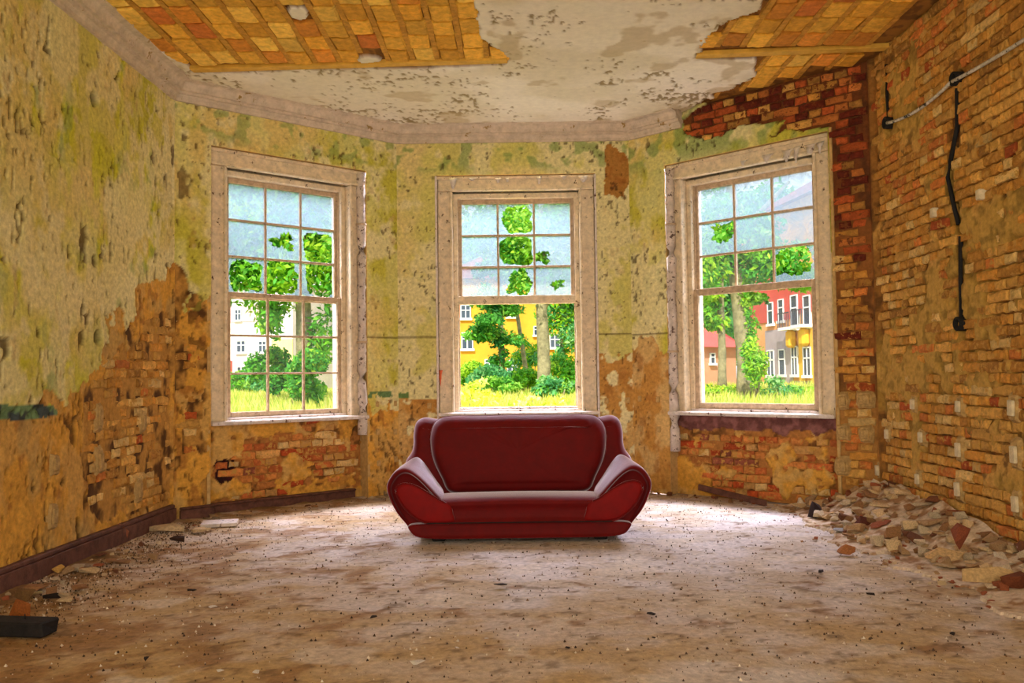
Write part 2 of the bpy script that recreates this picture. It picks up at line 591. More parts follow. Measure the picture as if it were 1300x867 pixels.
def brick_spots(u0, u1, z0, z1, shift=0.0):
    out = []
    k = 0
    z = z0 + 0.0385
    while z < z1:
        hd = k % 2 == 1
        pitch = 0.127 if hd else 0.255
        u = u0 + shift + (0.032 if hd else ((0.1275 if (k // 2) % 2 else 0.0)))
        u -= pitch
        while u < u1 + pitch:
            if not hd and random.random() < 0.18:
                out += [(u - 0.0638, z, True), (u + 0.0638, z, True)]
            else:
                out.append((u, z, hd))
            u += pitch
        z += 0.077
        k += 1
    return out


def palette(cols, wts, rnd=random):
    c = rnd.choices(cols, wts)[0]
    return np.clip(c * (0.78 + 0.45 * rnd.random()), 0, 1)


def lay_bricks(parent, W, spots, test, cols, wts, depth, limit=300, keep=1.0, jd=0.006, u_lim=None, sooty=False):
    chosen = []
    for (u, z, hd) in spots:
        half = 0.058 if hd else 0.122
        if u_lim and (u - half < u_lim[0] or u + half > u_lim[1]):
            continue
        if random.random() > keep:
            continue
        if not bool(np.all(test(np.array([u]), np.array([z])))):
            continue
        P = W.world(u, 0, z)
        x, y = project(P)
        vis = -20 < x < 1320 and -20 < y < 890 and P[1] > 1
        area = (1.0 / max(np.dot(P - CAM, P - CAM), 1)) * (0.5 if hd else 1) if vis else 0
        chosen.append((area, u, z, hd))
    chosen.sort(reverse=True)
    rest = []
    for i, (a, u, z, hd) in enumerate(chosen):
        wts_ = wts(u, z) if callable(wts) else wts
        c = palette(cols, wts_)
        me = random.choice(HED if hd else STR)
        d = depth + (random.random() - 0.5) * 2 * jd
        if random.random() < 0.05: d += 0.012
        rot = (random.random() - 0.5) * 0.03
        if i < limit and a > 0:
            o = new('brick', me, None, parent)
            o.location = (u, d, z)
            o.rotation_euler = ((random.random() - 0.5) * 0.06, rot, (random.random() - 0.5) * 0.05)
            o.color = (*c, 1)
            if sooty and z > 1.6:
                o.material_slots[0].link = 'OBJECT'; o.material_slots[0].material = M_BRICK2
        else:
            rest.append((me, u, d, z, c))
    if rest:
        V = []; Fc = []; C = []
        for (me, u, d, z, c) in rest:
            b = len(V)
            for v in me.vertices:
                V.append((v.co.x + u, v.co.y + d, v.co.z + z)); C.append(c)
            for p in me.polygons:
                Fc.append([b + i for i in p.vertices])
        o = new('brickwork', mesh_from(V, Fc, cols=np.array(C)), M_BRICKS, parent)
        o['kind'] = 'stuff'


BC = [srgb(214, 162, 80), srgb(202, 142, 60), srgb(204, 122, 56), srgb(182, 88, 40), srgb(220, 182, 112), srgb(176, 124, 56)]
lay_bricks(wall_left, WL, brick_spots(7.6, WL.L, 0.12, 2.2), left_brick, BC, [5, 4, 1.0, 0.12, 3, 2], 0.008, keep=0.72, jd=0.010, u_lim=(7.6, WL.L - 0.01))

# ---- window geometry on the bay walls
def nook(W, xl, xr, yl=360, yr=360):
    return W.px(xl, yl)[0], W.px(xr, yr)[0]


ZN, ZS = 3.466, 0.865
NL = nook(WBL, 268, 466)
NC = nook(WBC, 554.5, 757.5)
NR = nook(WBR, 846, 1056)


def f_bay_left(U, Z):
    c, n1, n2, n3 = plaster_top(U, Z, 201, 0.45)
    c = mixc(c, PALE, sstep(0.42, 0.58, n2) * 0.4)
    c = mixc(c, GREEN, sstep(0.56, 0.64, fbm(U * 9, Z * 9, 207, 3)) * sstep(3.45, 3.6, Z) * 0.6)
    zb = np.interp(U, [0, 0.3, 0.5, 1.9, 2.1, WBL.L], [2.2, 2.0, 1.6, 1.0, 1.0, 0.95])
    low = Z < zb + (n2 - 0.5) * 0.9
    lc = mixc(np.ones_like(c) * OCHRE, BROWN, sstep(0.55, 0.66, n3) * 0.8)
    lc = mixc(lc, srgb(204, 162, 88), sstep(0.5, 0.62, n2) * 0.8)
    c = np.where(low[..., None], lc, c)
    d = np.where(low, 0.008 + 0.03 * (fbm(U * 8, Z * 7, 215, 4) - 0.5), -0.004 * n1)
    ch = np.maximum(chips(U, Z, 221, 0.66, 12, 7) * sstep(0.8, 0.2, U), chips(U, Z, 227, 0.66, 34, 18))
    d = d + 0.018 * ch; c = mixc(c, DIRT, ch * 0.7)
    br = (U < 0.45) & low & (fbm(U * 5, Z * 4, 233, 3) > 0.5)
    d = np.where(br, 0.024, d); c = np.where(br[..., None], mixc(np.ones_like(c) * MORTAR, DIRT, sstep(0.4, 0.7, n3)), c)
    # green painted band left on the pier at sill height
    zg = WBL.px(490, 500)[1]
    bd = (abs(Z - zg - (n3 - 0.5) * 0.04) < 0.035) & (U > 2.0) & (n2 > 0.42)
    c = np.where(bd[..., None], np.ones_like(c) * srgb(98, 128, 78), c)
    zc = WBL.px(480, 428)[1]
    m = sstep(0.012, 0.004, abs(Z - zc)) * (U > 2.0)
    d = d + 0.012 * m; c = mixc(c, UMBER, m * 0.7)
    return d, c


def f_bay_center(U, Z):
    c, n1, n2, n3 = plaster_top(U, Z, 301, 0.45)
    c = mixc(c, PALE, 0.35 * np.ones_like(U))
    c = mixc(c, GREEN, sstep(0.54, 0.64, fbm(U * 8, Z * 8, 307, 3)) * sstep(3.45, 3.6, Z) * 0.7)
    right = U > NC[1]
    su, sz = WBC.px(784, 215)
    st = (np.hypot((U - su) / 0.17, (Z - sz) / 0.32) + (n2 - 0.5) * 2.2 + (n3 - 0.5) * 0.8) < 0.85
    c = np.where(st[..., None], mixc(np.ones_like(c) * srgb(170, 118, 52), BROWN, sstep(0.5, 0.6, n3)), c)
    zb = np.where(right, WBC.px(790, 440)[1], WBC.px(520, 505)[1])
    low = Z < zb + (n2 - 0.5) * np.where(right, 0.7, 0.08)
    lc = mixc(np.ones_like(c) * srgb(190, 138, 66), srgb(206, 166, 100), sstep(0.45, 0.6, n2))
    lc = mixc(lc, BROWN, sstep(0.6, 0.7, n3) * 0.6); lc = mixc(lc, PALE, sstep(0.62, 0.66, fbm(U * 9, Z * 9, 317, 3)))
    c = np.where(low[..., None], lc, c)
    d = np.where(low, 0.006 + 0.010 * (fbm(U * 8, Z * 7, 315, 4) - 0.5), -0.003 * n1)
    ch = np.maximum(chips(U, Z, 321, 0.70, 12, 9) * sstep(3.2, 3.6, Z), chips(U, Z, 327, 0.68, 34, 20))
    d = d + 0.012 * ch; c = mixc(c, UMBER, ch * 0.7)
    zg = WBC.px(530, 501)[1]
    bd = (abs(Z - zg - (n3 - 0.5) * 0.03) < 0.03) & (n2 > 0.4) & ~right
    c = np.where(bd[..., None], np.ones_like(c) * srgb(104, 134, 74), c)
    zc = np.where(right, WBC.px(790, 424)[1], WBC.px(530, 428)[1])
    m = sstep(0.012, 0.004, abs(Z - zc))
    d = d + 0.012 * m; c = mixc(c, UMBER, m * 0.7)
    return d, c


rb_brick = WBR.poly([(863, 150), (872, 175), (900, 180), (940, 160), (1000, 150), (975, 172), (1054, 160), (1060, 400), (1120, 400), (1120, 40), (1000, 60), (905, 120)])


def right_bay_brick(U, Z):
    a = inpoly(U + (fbm(U * 7, Z * 7, 471, 3) - 0.5) * 0.12, Z + (fbm(U * 7, Z * 7, 472, 3) - 0.5) * 0.12, rb_brick)
    return a | (U > NR[1])


def f_bay_right(U, Z):
    c, n1, n2, n3 = plaster_top(U, Z, 401, 0.5)
    c = mixc(c, PALE, sstep(0.4, 0.55, n2) * 0.5)
    c = mixc(c, GREEN, sstep(0.5, 0.62, fbm(U * 6, Z * 6, 407, 3)) * sstep(3.3, 3.6, Z) * 0.75)
    zb = WBR.px(825, 440)[1]
    low = Z < zb + (n2 - 0.5) * 0.9
    lc = mixc(np.ones_like(c) * srgb(192, 140, 66), srgb(206, 168, 104), sstep(0.45, 0.6, n2)); lc = mixc(lc, BROWN, sstep(0.6, 0.7, n3) * 0.6)
    c = np.where(low[..., None], lc, c)
    d = np.where(low, 0.006 + 0.012 * (n3 - 0.5), -0.003 * n1)
    ch = np.maximum(chips(U, Z, 421, 0.68, 12, 9) * sstep(3.2, 3.6, Z), chips(U, Z, 427, 0.68, 34, 20))
    d = d + 0.012 * ch; c = mixc(c, UMBER, ch * 0.7)
    zc = WBR.px(830, 424)[1]
    m = sstep(0.012, 0.004, abs(Z - zc)) * (U < 0.5)
    d = d + 0.012 * m; c = mixc(c, UMBER, m * 0.7)
    br = right_bay_brick(U, Z)
    d = np.where(br, 0.03 + 0.01 * (n3 - 0.5), d)
    bc = mixc(np.ones_like(c) * srgb(150, 96, 44), srgb(92, 40, 18), sstep(2.0, 3.0, Z) * 0.7)
    bc = mixc(bc, UMBER, sstep(0.45, 0.65, n3) * 0.6)
    bc = mixc(bc, srgb(190, 140, 70), sstep(1.3, 0.8, Z) * 0.5)
    c = np.where(br[..., None], bc, c)
    return d, c


def bay(name, W, N_, field):
    us = axis(0, W.L, 0, W.L, 0.0135, 0.1, extra=N_)
    zs = axis(0, H + 0.06, 0, H + 0.06, 0.0135, 0.1, extra=(ZN,))
    return wall_obj(name, W, grid_mesh(us, zs, field, holes=[(N_[0], N_[1], -1, ZN)], close_ends=True))


wall_bl = bay('wall_bay_left', WBL, NL, f_bay_left)
wall_bc = bay('wall_bay_center', WBC, NC, f_bay_center)
wall_br = bay('wall_bay_right', WBR, NR, f_bay_right)

ND = 0.13   # how deep the window niche lies behind the wall face


def niche(wall, W, N_, field, seed):
    u0, u1 = N_
    # cheeks and head of the niche
    me = boxes([(u0 - 0.03, u0, 0.012, 0.45, 0, ZN), (u1, u1 + 0.03, 0.012, 0.45, 0, ZN), (u0 - 0.03, u1 + 0.03, 0.012, 0.45, ZN, ZN + 0.03)], 0)
    me.materials.append(M_REVEAL)
    new('niche_reveal', me, None, wall)
    us = axis(u0, u1, u0, u1, 0.0135, 0.1); zs = axis(0, ZS, 0, ZS, 0.0135, 0.1)
    o = new('parapet', grid_mesh(us, zs, field), M_WALL, wall)
    me = boxes([(u0, u1, ND + 0.06, 0.5, 0, ZS - 0.04)], 0)
    new('parapet_core', me, M_CORN, o)
    return o


def parapet_field(seed, plast, top=None, patch=None):
    def f(U, Z):
        n1 = fbm(U * 2, Z * 2.5, seed, 4); n2 = fbm(U * 6, Z * 6, seed + 3, 4); n3 = fbm(U * 14, Z * 14, seed + 6, 4)
        pl = plast(U, Z)
        c = mixc(np.ones(U.shape + (3,)) * srgb(206, 162, 88), OCHRE, sstep(0.4, 0.6, n2)); c = mixc(c, BROWN, sstep(0.62, 0.7, n3) * 0.6)
        b = mixc(np.ones_like(c) * srgb(176, 118, 58), DIRT, sstep(0.5, 0.7, n3) * 0.8)
        c = np.where(pl[..., None], c, b)
        d = ND + np.where(pl, 0.006 + 0.02 * (n2 - 0.5), 0.03 + 0.008 * (n3 - 0.5))
        if top is not None:
            tp = Z > top + (n2 - 0.5) * 0.16
            c = np.where(tp[..., None], mixc(np.ones_like(c) * srgb(140, 92, 84), srgb(110, 66, 60), sstep(0.4, 0.6, n3)), c)
            d = np.where(tp, ND + 0.004 * n3, d)
        if patch is not None:
            pm = inpoly(U + (n3 - 0.5) * 0.12, Z + (n3 - 0.5) * 0.12, patch)
            c = np.where(pm[..., None], mixc(np.ones_like(c) * srgb(66, 22, 26), srgb(40, 16, 16), sstep(0.4, 0.6, n3)), c)
        return d, c
    return f


def pl_left(U, Z):
    return (fbm(U * 3.2, Z * 5, 511, 4) > 0.56) | (Z > 0.83)


def pl_right(U, Z):
    n = fbm(U * 3, Z * 4, 531, 4)
    return (n > 0.64) | ((U < NR[0] + 0.40) & (Z < 0.32 + (n - 0.5) * 0.5))


RB_TOP = 0.69
par_l = niche(wall_bl, WBL, NL, parapet_field(501, pl_left, patch=WBL.poly([(272, 585), (300, 582), (302, 606), (290, 612), (274, 608)], ND)), 1)
par_c = niche(wall_bc, WBC, NC, parapet_field(541, lambda U, Z: fbm(U * 3, Z * 3, 551, 3) > 0.4), 2)
par_r = niche(wall_br, WBR, NR, parapet_field(521, pl_right, top=RB_TOP), 3)
BCR = [srgb(206, 132, 66), srgb(200, 110, 56), srgb(186, 80, 38), srgb(212, 160, 92), srgb(150, 84, 60), srgb(220, 184, 120)]
lay_bricks(par_l, WBL, brick_spots(NL[0], NL[1], 0.02, ZS), lambda U, Z: ~pl_left(U, Z), BCR, [5, 3, 1.5, 4, 1, 2], ND + 0.012, u_lim=NL)
lay_bricks(par_r, WBR, brick_spots(NR[0], NR[1], 0.02, ZS, 0.03), lambda U, Z: ~pl_right(U, Z) & (Z < RB_TOP - 0.04), BCR, [5, 4, 3, 3, 1, 1.2], ND + 0.010, u_lim=NR)
lay_bricks(wall_bl, WBL, brick_spots(0, NL[0], 0.05, 1.9), lambda U, Z: (fbm(U * 5, Z * 4, 233, 3) > 0.46), BC, [4, 3, 2, 1, 2, 2], 0.008, u_lim=(0, NL[0] - 0.02))


def pier_w(u, z):
    if z > 2.3: return [0.4, 1.0, 1.6, 4.0, 0.1, 2.0, 3.0]
    if z > 1.4: return [1.5, 3, 2.5, 1.8, 0.6, 2.5, 1.2]
    return [4, 4, 2, 0.6, 2, 1, 0.3]


BCP = BC + [srgb(104, 38, 20)]
lay_bricks(wall_br, WBR, brick_spots(0.3, WBR.L, 0.0, H), right_bay_brick, BCP, pier_w, 0.012, u_lim=(0.35, WBR.L - 0.005), sooty=True)
# bricks of the pier and of the strip over the window never cross the niche
for o in list(wall_br.children):
    if o.name.startswith('brick') and o.get('kind') != 'stuff':
        if o.location.x - 0.12 < NR[1] and o.location.x + 0.12 > NR[0] and o.location.z < ZN + 0.03:
            if o.location.x > NR[1] - 0.06 and o.location.z < ZN + 0.03:
                o.location.x = max(o.location.x, NR[1] + (0.06 if o.data in HED else 0.124))
            else:
                bpy.data.objects.remove(o)

# ---- right wall: bare brick
chase = [WR.px(*p) for p in ((1213, 105), (1210, 160), (1206, 215), (1207, 250), (1213, 290), (1216, 330), (1217, 410))]
chase2 = [WR.px(*p) for p in ((1124, 75), (1125, 110), (1126, 155))]


def near_path(U, Z, path, r):
    m = np.zeros(U.shape)
    for (a, b) in zip(path[:-1], path[1:]):
        ax, az = a; bx, bz = b
        t = np.clip(((U - ax) * (bx - ax) + (Z - az) * (bz - az)) / ((bx - ax) ** 2 + (bz - az) ** 2), 0, 1)
        dd = np.hypot(U - ax - t * (bx - ax), Z - az - t * (bz - az))
        m = np.maximum(m, sstep(r * 1.2, r * 0.7, dd))
    return m


BOX_R = [WR.px(1213, 100), WR.px(1126, 156), WR.px(1218, 411)]


def f_right(U, Z):
    n1 = fbm(U * 1.5, Z * 1.5, 601, 4); n2 = fbm(U * 6, Z * 6, 603, 4); n3 = fbm(U * 15, Z * 15, 606, 4)
    c = mixc(np.ones(U.shape + (3,)) * srgb(150, 102, 44), srgb(204, 156, 78), sstep(0.50, 0.64, n2 * 0.6 + n1 * 0.4))
    c = mixc(c, DIRT, sstep(0.5, 0.68, n3) * 0.75)  # real dirt, mixed stronger to make up for weak shade in the joints
    c = mixc(c, srgb(170, 140, 60), sstep(0.5, 0.6, n1) * 0.5)
    d = 0.032 - 0.028 * sstep(0.5, 0.64, n2 * 0.6 + n1 * 0.4) + 0.010 * (n3 - 0.5)
    jw = (n3 - 0.5) * 0.05
    m = near_path(U + jw, Z, chase, 0.028)
    m = np.maximum(m, near_path(U + jw, Z, chase2, 0.022))
    for i, (u, z) in enumerate(BOX_R):
        m = np.maximum(m, hole_at(U, Z, u, z, 0.062, 0.055))
    d = d + 0.06 * m; c = mixc(c, np.array([0.012, 0.010, 0.008]), m * 0.85)
    return d, c


us = axis(0, WR.L, 0, 2.75, 0.0135, 0.12); zs = axis(0, H + 0.06, 0, H + 0.06, 0.0135, 0.1)
wall_right = wall_obj('wall_right', WR, grid_mesh(us, zs, f_right, close_ends=True))


def rw_test(U, Z):
    ok = (fbm(U * 6, Z * 6, 603, 4) * 0.6 + fbm(U * 1.5, Z * 1.5, 601, 4) * 0.4) < 0.62
    ok &= near_path(U, Z, chase, 0.06) < 0.2
    ok &= near_path(U, Z, chase2, 0.05) < 0.2
    for (u, z) in BOX_R:
        ok &= np.hypot(U - u, Z - z) > 0.10
    return ok


def rw_w(u, z):
    if z > 2.6: return [3, 5, 1.6, 0.4, 0.8, 3]
    if z > 1.5: return [4, 5, 0.9, 0.35, 2, 2]
    return [5, 4, 1.6, 0.35, 3, 1]


lay_bricks(wall_right, WR, brick_spots(0.0, 2.75, 0.0, H), rw_test, BC, rw_w, 0.004, limit=300, jd=0.008, u_lim=(0.005, 2.78))

# ---- rear wall with a wide opening made up for the fill lamp, roof slab
bm = bmesh.new()
box(bm, CL[0] - 0.3, -2.5, YB - 0.3, YB, 0, H + 0.2); box(bm, 2.5, CR[0] + 0.3, YB - 0.3, YB, 0, H + 0.2)
box(bm, -2.5, 2.5, YB - 0.3, YB, 3.5, H + 0.2); box(bm, -2.5, 2.5, YB - 0.3, YB, 0, 0.75)
tag(new('wall_back', bm_mesh(bm), M_CORN), kind='structure')
# outer leaf of the side walls
bm = bmesh.new()
box(bm, CL[0] - 0.45, CL[0] - 0.14, YB - 0.3, CL[1] + 0.15, 0, H + 0.2)
tag(new('wall_outer_left', bm_mesh(bm), M_CORN), kind='structure')
bm = bmesh.new()
box(bm, CR[0] + 0.14, CR[0] + 0.45, YB - 0.3, CR[1] + 0.15, 0, H + 0.2)
tag(new('wall_outer_right', bm_mesh(bm), M_CORN), kind='structure')
bm = bmesh.new()
poly = [(-3.6, YB - 0.4), (3.7, YB - 0.4), (3.7, 7.75), (1.5, 9.95), (-1.5, 9.95), (-3.6, 8.0)]
a = [bm.verts.new((x, y, H + 0.2)) for x, y in poly]; b = [bm.verts.new((x, y, H + 0.5)) for x, y in poly]
bm.faces.new(a); bm.faces.new(b)
for i in range(6):
    k = (i + 1) % 6
    bm.faces.new((a[i], a[k], b[k], b[i]))
tag(new('roof', bm_mesh(bm), M_CORN), kind='structure')

# ------------------------------------------------------------------ ceiling
def cpx(px, py):
    p = on_plane(px, py, (0, 0, H), np.array([0, 0, 1.0]))
    return float(p[0]), float(p[1])


cl_patch = [cpx(*p) for p in ((100, -30), (128, 14), (170, 45), (212, 70), (250, 93), (330, 91), (450, 88), (560, 85), (640, 82), (648, 75), (632, 62), (612, 52), (608, 20), (590, -10))]
cl_patch = [(-2.75, 0.0)] + cl_patch + [(0.2, 4.0), (0.1, 0.0)]
cr_patch = [cpx(*p) for p in ((985, -20), (962, 14), (905, 42), (880, 74), (962, 76), (958, 96), (940, 108), (905, 122), (866, 146), (862, 156))] + [(CR[0] + 0.25, CR[1] + 0.35), (CR[0] + 0.25, 0.0), (1.5, 0.0), (2.0, 4.0)]


def in_cl(X, Y):
    j = (fbm(X * 7, Y * 7, 701, 3) - 0.5) * 0.14
    hole = hole_at(X + j * 0.8, Y + j, *cpx(378, 17), 0.075, 0.13) + hole_at(X - j, Y + j * 0.8, *cpx(470, 76), 0.08, 0.08)
    return inpoly(X + j, Y - j, cl_patch) & (hole < 0.5)


def in_cr(X, Y):
    j = (fbm(X * 7, Y * 7, 711, 3) - 0.5) * 0.12
    return inpoly(X + j, Y + j, cr_patch)


def f_ceil(X, Y):
    n1 = fbm(X * 1.2, Y * 1.2, 721, 4); n2 = fbm(X * 6, Y * 6, 723, 4); n3 = fbm(X * 16, Y * 11, 726, 4)
    c = mixc(np.ones(X.shape + (3,)) * srgb(236, 228, 210), srgb(222, 212, 186), sstep(0.4, 0.6, n1))
    cl = fbm(X * 2.2, Y * 2.6, 731, 3)
    ch = sstep(0.645, 0.665, fbm(X * 30, Y * 17, 729, 3) * 0.55 + cl * 0.45)
    c = mixc(c, srgb(136, 112, 60), ch * 0.85)
    st = sstep(0.62, 0.7, fbm(X * 3, Y * 3, 741, 4)); c = mixc(c, srgb(186, 164, 120), st * 0.6)
    d = -0.004 * n1 + 0.012 * ch
    p = in_cl(X, Y) | in_cr(X, Y)
    d = np.where(p, 0.030 + 0.006 * n2, d)
    mc = mixc(np.ones_like(c) * srgb(150, 100, 36), srgb(112, 72, 26), sstep(0.45, 0.6, n3))
    c = np.where(p[..., None], mc, c)
    return d, c


us = axis(CL[0] - 0.1, CR[0] + 0.1, CL[0] - 0.1, CR[0] + 0.1, 0.016, 0.1); zs = axis(YB - 0.1, DW + 0.05, 5.6, DW + 0.05, 0.016, 0.15)
me = grid_mesh(us, zs, f_ceil)
# grid axes are (x, depth, y): turn into a ceiling
co = np.empty(len(me.vertices) * 3); me.vertices.foreach_get('co', co); co = co.reshape(-1, 3)
co = np.stack([co[:, 0], co[:, 2], co[:, 1]], -1)
me.vertices.foreach_set('co', co.ravel()); me.update()
ceiling = tag(new('ceiling', me, M_CEIL), kind='structure')
ceiling.location.z = H

# brick blocks of the soffit, laid in rows running away from the camera
CB = [brick_mesh(0.158, 0.262, 0.04, 900 + i, 0.008) for i in range(8)]
for me in CB:
    me.transform(Matrix.Rotation(math.radians(90), 4, 'X'))   # face looks down, length along y
    me.transform(Matrix.Scale(1, 4))
    me.materials.append(M_CBRICK)
lo = min(v.co.z for v in CB[0].vertices)
CBC = [srgb(232, 176, 66), srgb(224, 164, 56), srgb(216, 142, 52), srgb(238, 192, 86), srgb(208, 122, 52)]
beam_y0 = cpx(330, 91)[1]


def ceil_bricks(test, x0, x1, y_lo, y_hi, shift, wts, pitch=0.212, gap=()):
    col = 0
    x = x0
    strips = []
    while x < x1:
        y = y_hi - 0.05
        xs_ = x + pitch / 2
        while y > y_lo:
            if all(test(np.array([xs_]), np.array([y + q]))[0] for q in (-0.05, 0.05)):
                strips.append((xs_ - 0.026 + random.random() * 0.006, xs_ + 0.026 - random.random() * 0.006, y - 0.055, y + 0.055, 0.008 + random.random() * 0.005, 0.05))
            y -= 0.11
        y = y_hi - 0.135 - (0.0 if col % 2 else 0.025)
        while y > y_lo:
            if test(np.array([x]), np.array([y]))[0] and test(np.array([x + 0.04]), np.array([y + 0.1]))[0] and test(np.array([x]), np.array([y - 0.08]))[0]:
                o = new('brick', random.choice(CB), None, ceiling)
                o.location = (x + (random.random() - 0.5) * 0.016, y + (random.random() - 0.5) * 0.012, -0.006 + random.random() * 0.014)
                o.rotation_euler = ((random.random() - 0.5) * 0.03, (random.random() - 0.5) * 0.05, (random.random() - 0.5) * 0.02)
                o.color = (*palette(CBC, wts), 1)
            y -= 0.29
        x += pitch
        col += 1
    if strips:
        o = new('mortar_strips', boxes(strips, 0), M_CMORT, ceiling); o['kind'] = 'stuff'


by_l = min(cpx(250, 93)[1], cpx(640, 81)[1])
ceil_bricks(in_cl, -2.86, 0.2, 5.0, by_l - 0.06, 0, [5, 4, 1.5, 3, 0.4])
by_r = min(cpx(885, 73)[1], cpx(1135, 62)[1])
ceil_bricks(in_cr, 1.42, CR[0] - 0.08, 5.0, by_r - 0.07, 0, [4, 3, 3, 2, 1.6])
ceil_bricks(lambda X, Y: in_cr(X, Y) & (X < CR[0] - 0.1) & ((Y - B2[1]) * 1.9 + (X - B2[0]) * 1.82 < -0.12), 1.5, CR[0], by_r + 0.14, 8.6, 0, [4, 3, 3, 3, 1])


def flange(p0, p1, wd):
    a = np.array(p0); b = np.array(p1)
    L = np.linalg.norm(b - a)
    me = boxes([(0, L, -wd / 2, wd / 2, -0.008, 0.03)], 0.004)
    o = new('beam_flange', me, M_STEEL, ceiling)
    o.location = (a[0], a[1], 0)
    o.rotation_euler = (0, 0, math.atan2(b[1] - a[1], b[0] - a[0]))


flange(cpx(243, 89), cpx(644, 77), 0.095)
flange(cpx(884, 71), cpx(1133, 61), 0.10)

# ------------------------------------------------------------------ cornice (one run along left wall and bay)
def cornice(name, path, prof, cap=True):
    """path: wall corner points; prof: (out from wall, down from ceiling)"""
    V = []; Fc = []
    n = len(path)
    P = [np.array(p, float) for p in path]
    for i in range(n):
        if i == 0: d0 = d1 = (P[1] - P[0])
        elif i == n - 1: d0 = d1 = (P[-1] - P[-2])
        else: d0, d1 = P[i] - P[i - 1], P[i + 1] - P[i]
        d0 = d0 / np.linalg.norm(d0); d1 = d1 / np.linalg.norm(d1)
        n0 = np.array([d0[1], -d0[0]]); n1 = np.array([d1[1], -d1[0]])
        m = (n0 + n1); m = m / np.dot(m, n0) if np.dot(m, n0) > 1e-6 else n0
        m = m / 1.0
        k = 1.0 / max(np.dot(m / np.linalg.norm(m), n0), 0.3)
        m = m / np.linalg.norm(m) * k
        for (o_, z_) in prof:
            V.append((P[i][0] + m[0] * o_, P[i][1] + m[1] * o_, H - z_))
    q = len(prof)
    for i in range(n - 1):
        for k in range(q):
            k2 = (k + 1) % q
            Fc.append((i * q + k, i * q + k2, (i + 1) * q + k2, (i + 1) * q + k))
    Fc.append(list(range(q))); Fc.append(list(range((n - 1) * q, n * q)))
    me = mesh_from(V, Fc)
    bm = bmesh.new(); bm.from_mesh(me)
    bmesh.ops.recalc_face_normals(bm, faces=bm.faces[:]); bm.to_mesh(me); bm.free()
    o = new(name, me, M_CORN)
    o['kind'] = 'structure'
    return o


prof = [(-0.02, -0.01), (0.19, -0.01), (0.185, 0.010), (0.135, 0.016), (0.118, 0.03), (0.108, 0.055), (0.105, 0.085), (0.075, 0.088), (0.075, 0.112), (0.05, 0.116),
        (0.038, 0.135), (0.03, 0.142), (0.03, 0.172), (-0.02, 0.172)]
e = WBR.world(WBR.px(866, 165)[0], 0, 0)
cornice('trim_1', [(CL[0], YB), CL, B1, B2, (e[0], e[1])], prof)

# ------------------------------------------------------------------ floor
def f_floor(X, Y):
    n1 = fbm(X * 0.9, Y * 0.9, 801, 5); n2 = fbm(X * 4, Y * 6, 803, 5); n3 = fbm(X * 14, Y * 18, 806, 4)
    c = mixc(np.ones(X.shape + (3,)) * srgb(216, 204, 196), srgb(204, 188, 170), sstep(0.4, 0.6, n2))
    # earth trodden in at the left and the front
    k = sstep(0.25, 0.85, n1 * 0.55 + n2 * 0.35 + sstep(0.5, -3.0, X) * 0.35 + sstep(6.4, 3.6, Y) * 0.30 - 0.12)
    c = mixc(c, srgb(184, 146, 84), k * 0.9)
    c = mixc(c, srgb(146, 100, 50), sstep(0.57, 0.70, fbm(X * 5, Y * 4, 833, 6) * 0.6 + n3 * 0.26 + sstep(0.3, -2.4, X) * 0.18 + sstep(6.5, 4, Y) * 0.07) * 0.7)
    c = mixc(c, srgb(110, 84, 52), sstep(0.66, 0.72, n3) * 0.6)
    c = mixc(c, srgb(224, 208, 186), sstep(0.62, 0.7, fbm(X * 2.5, Y * 3, 817, 4)) * 0.5)
    d = 0.012 * (n2 - 0.5) + 0.010 * (n3 - 0.5)
    edge = np.maximum(sstep(CL[0] + 0.4, CL[0], X), sstep(-0.25, 0.1, (Y - CL[1]) - (X - CL[0]) * 0.873))
    d = d + 0.03 * edge * n2
    c = mixc(c, srgb(120, 84, 46), edge * sstep(0.4, 0.6, n2) * 0.8)
    return d - 0.006, c


us = axis(-3.4, 3.5, -3.4, 3.5, 0.024, 0.1); zs = axis(YB - 0.3, DW + 0.3, 3.2, DW + 0.3, 0.022, 0.1)
me = grid_mesh(us, zs, f_floor)
co = np.empty(len(me.vertices) * 3); me.vertices.foreach_get('co', co); co = co.reshape(-1, 3)
co = np.stack([co[:, 0], co[:, 2], co[:, 1]], -1)
me.vertices.foreach_set('co', co.ravel()); me.flip_normals(); me.update()
floor = tag(new('floor', me, M_FLOOR), kind='structure')

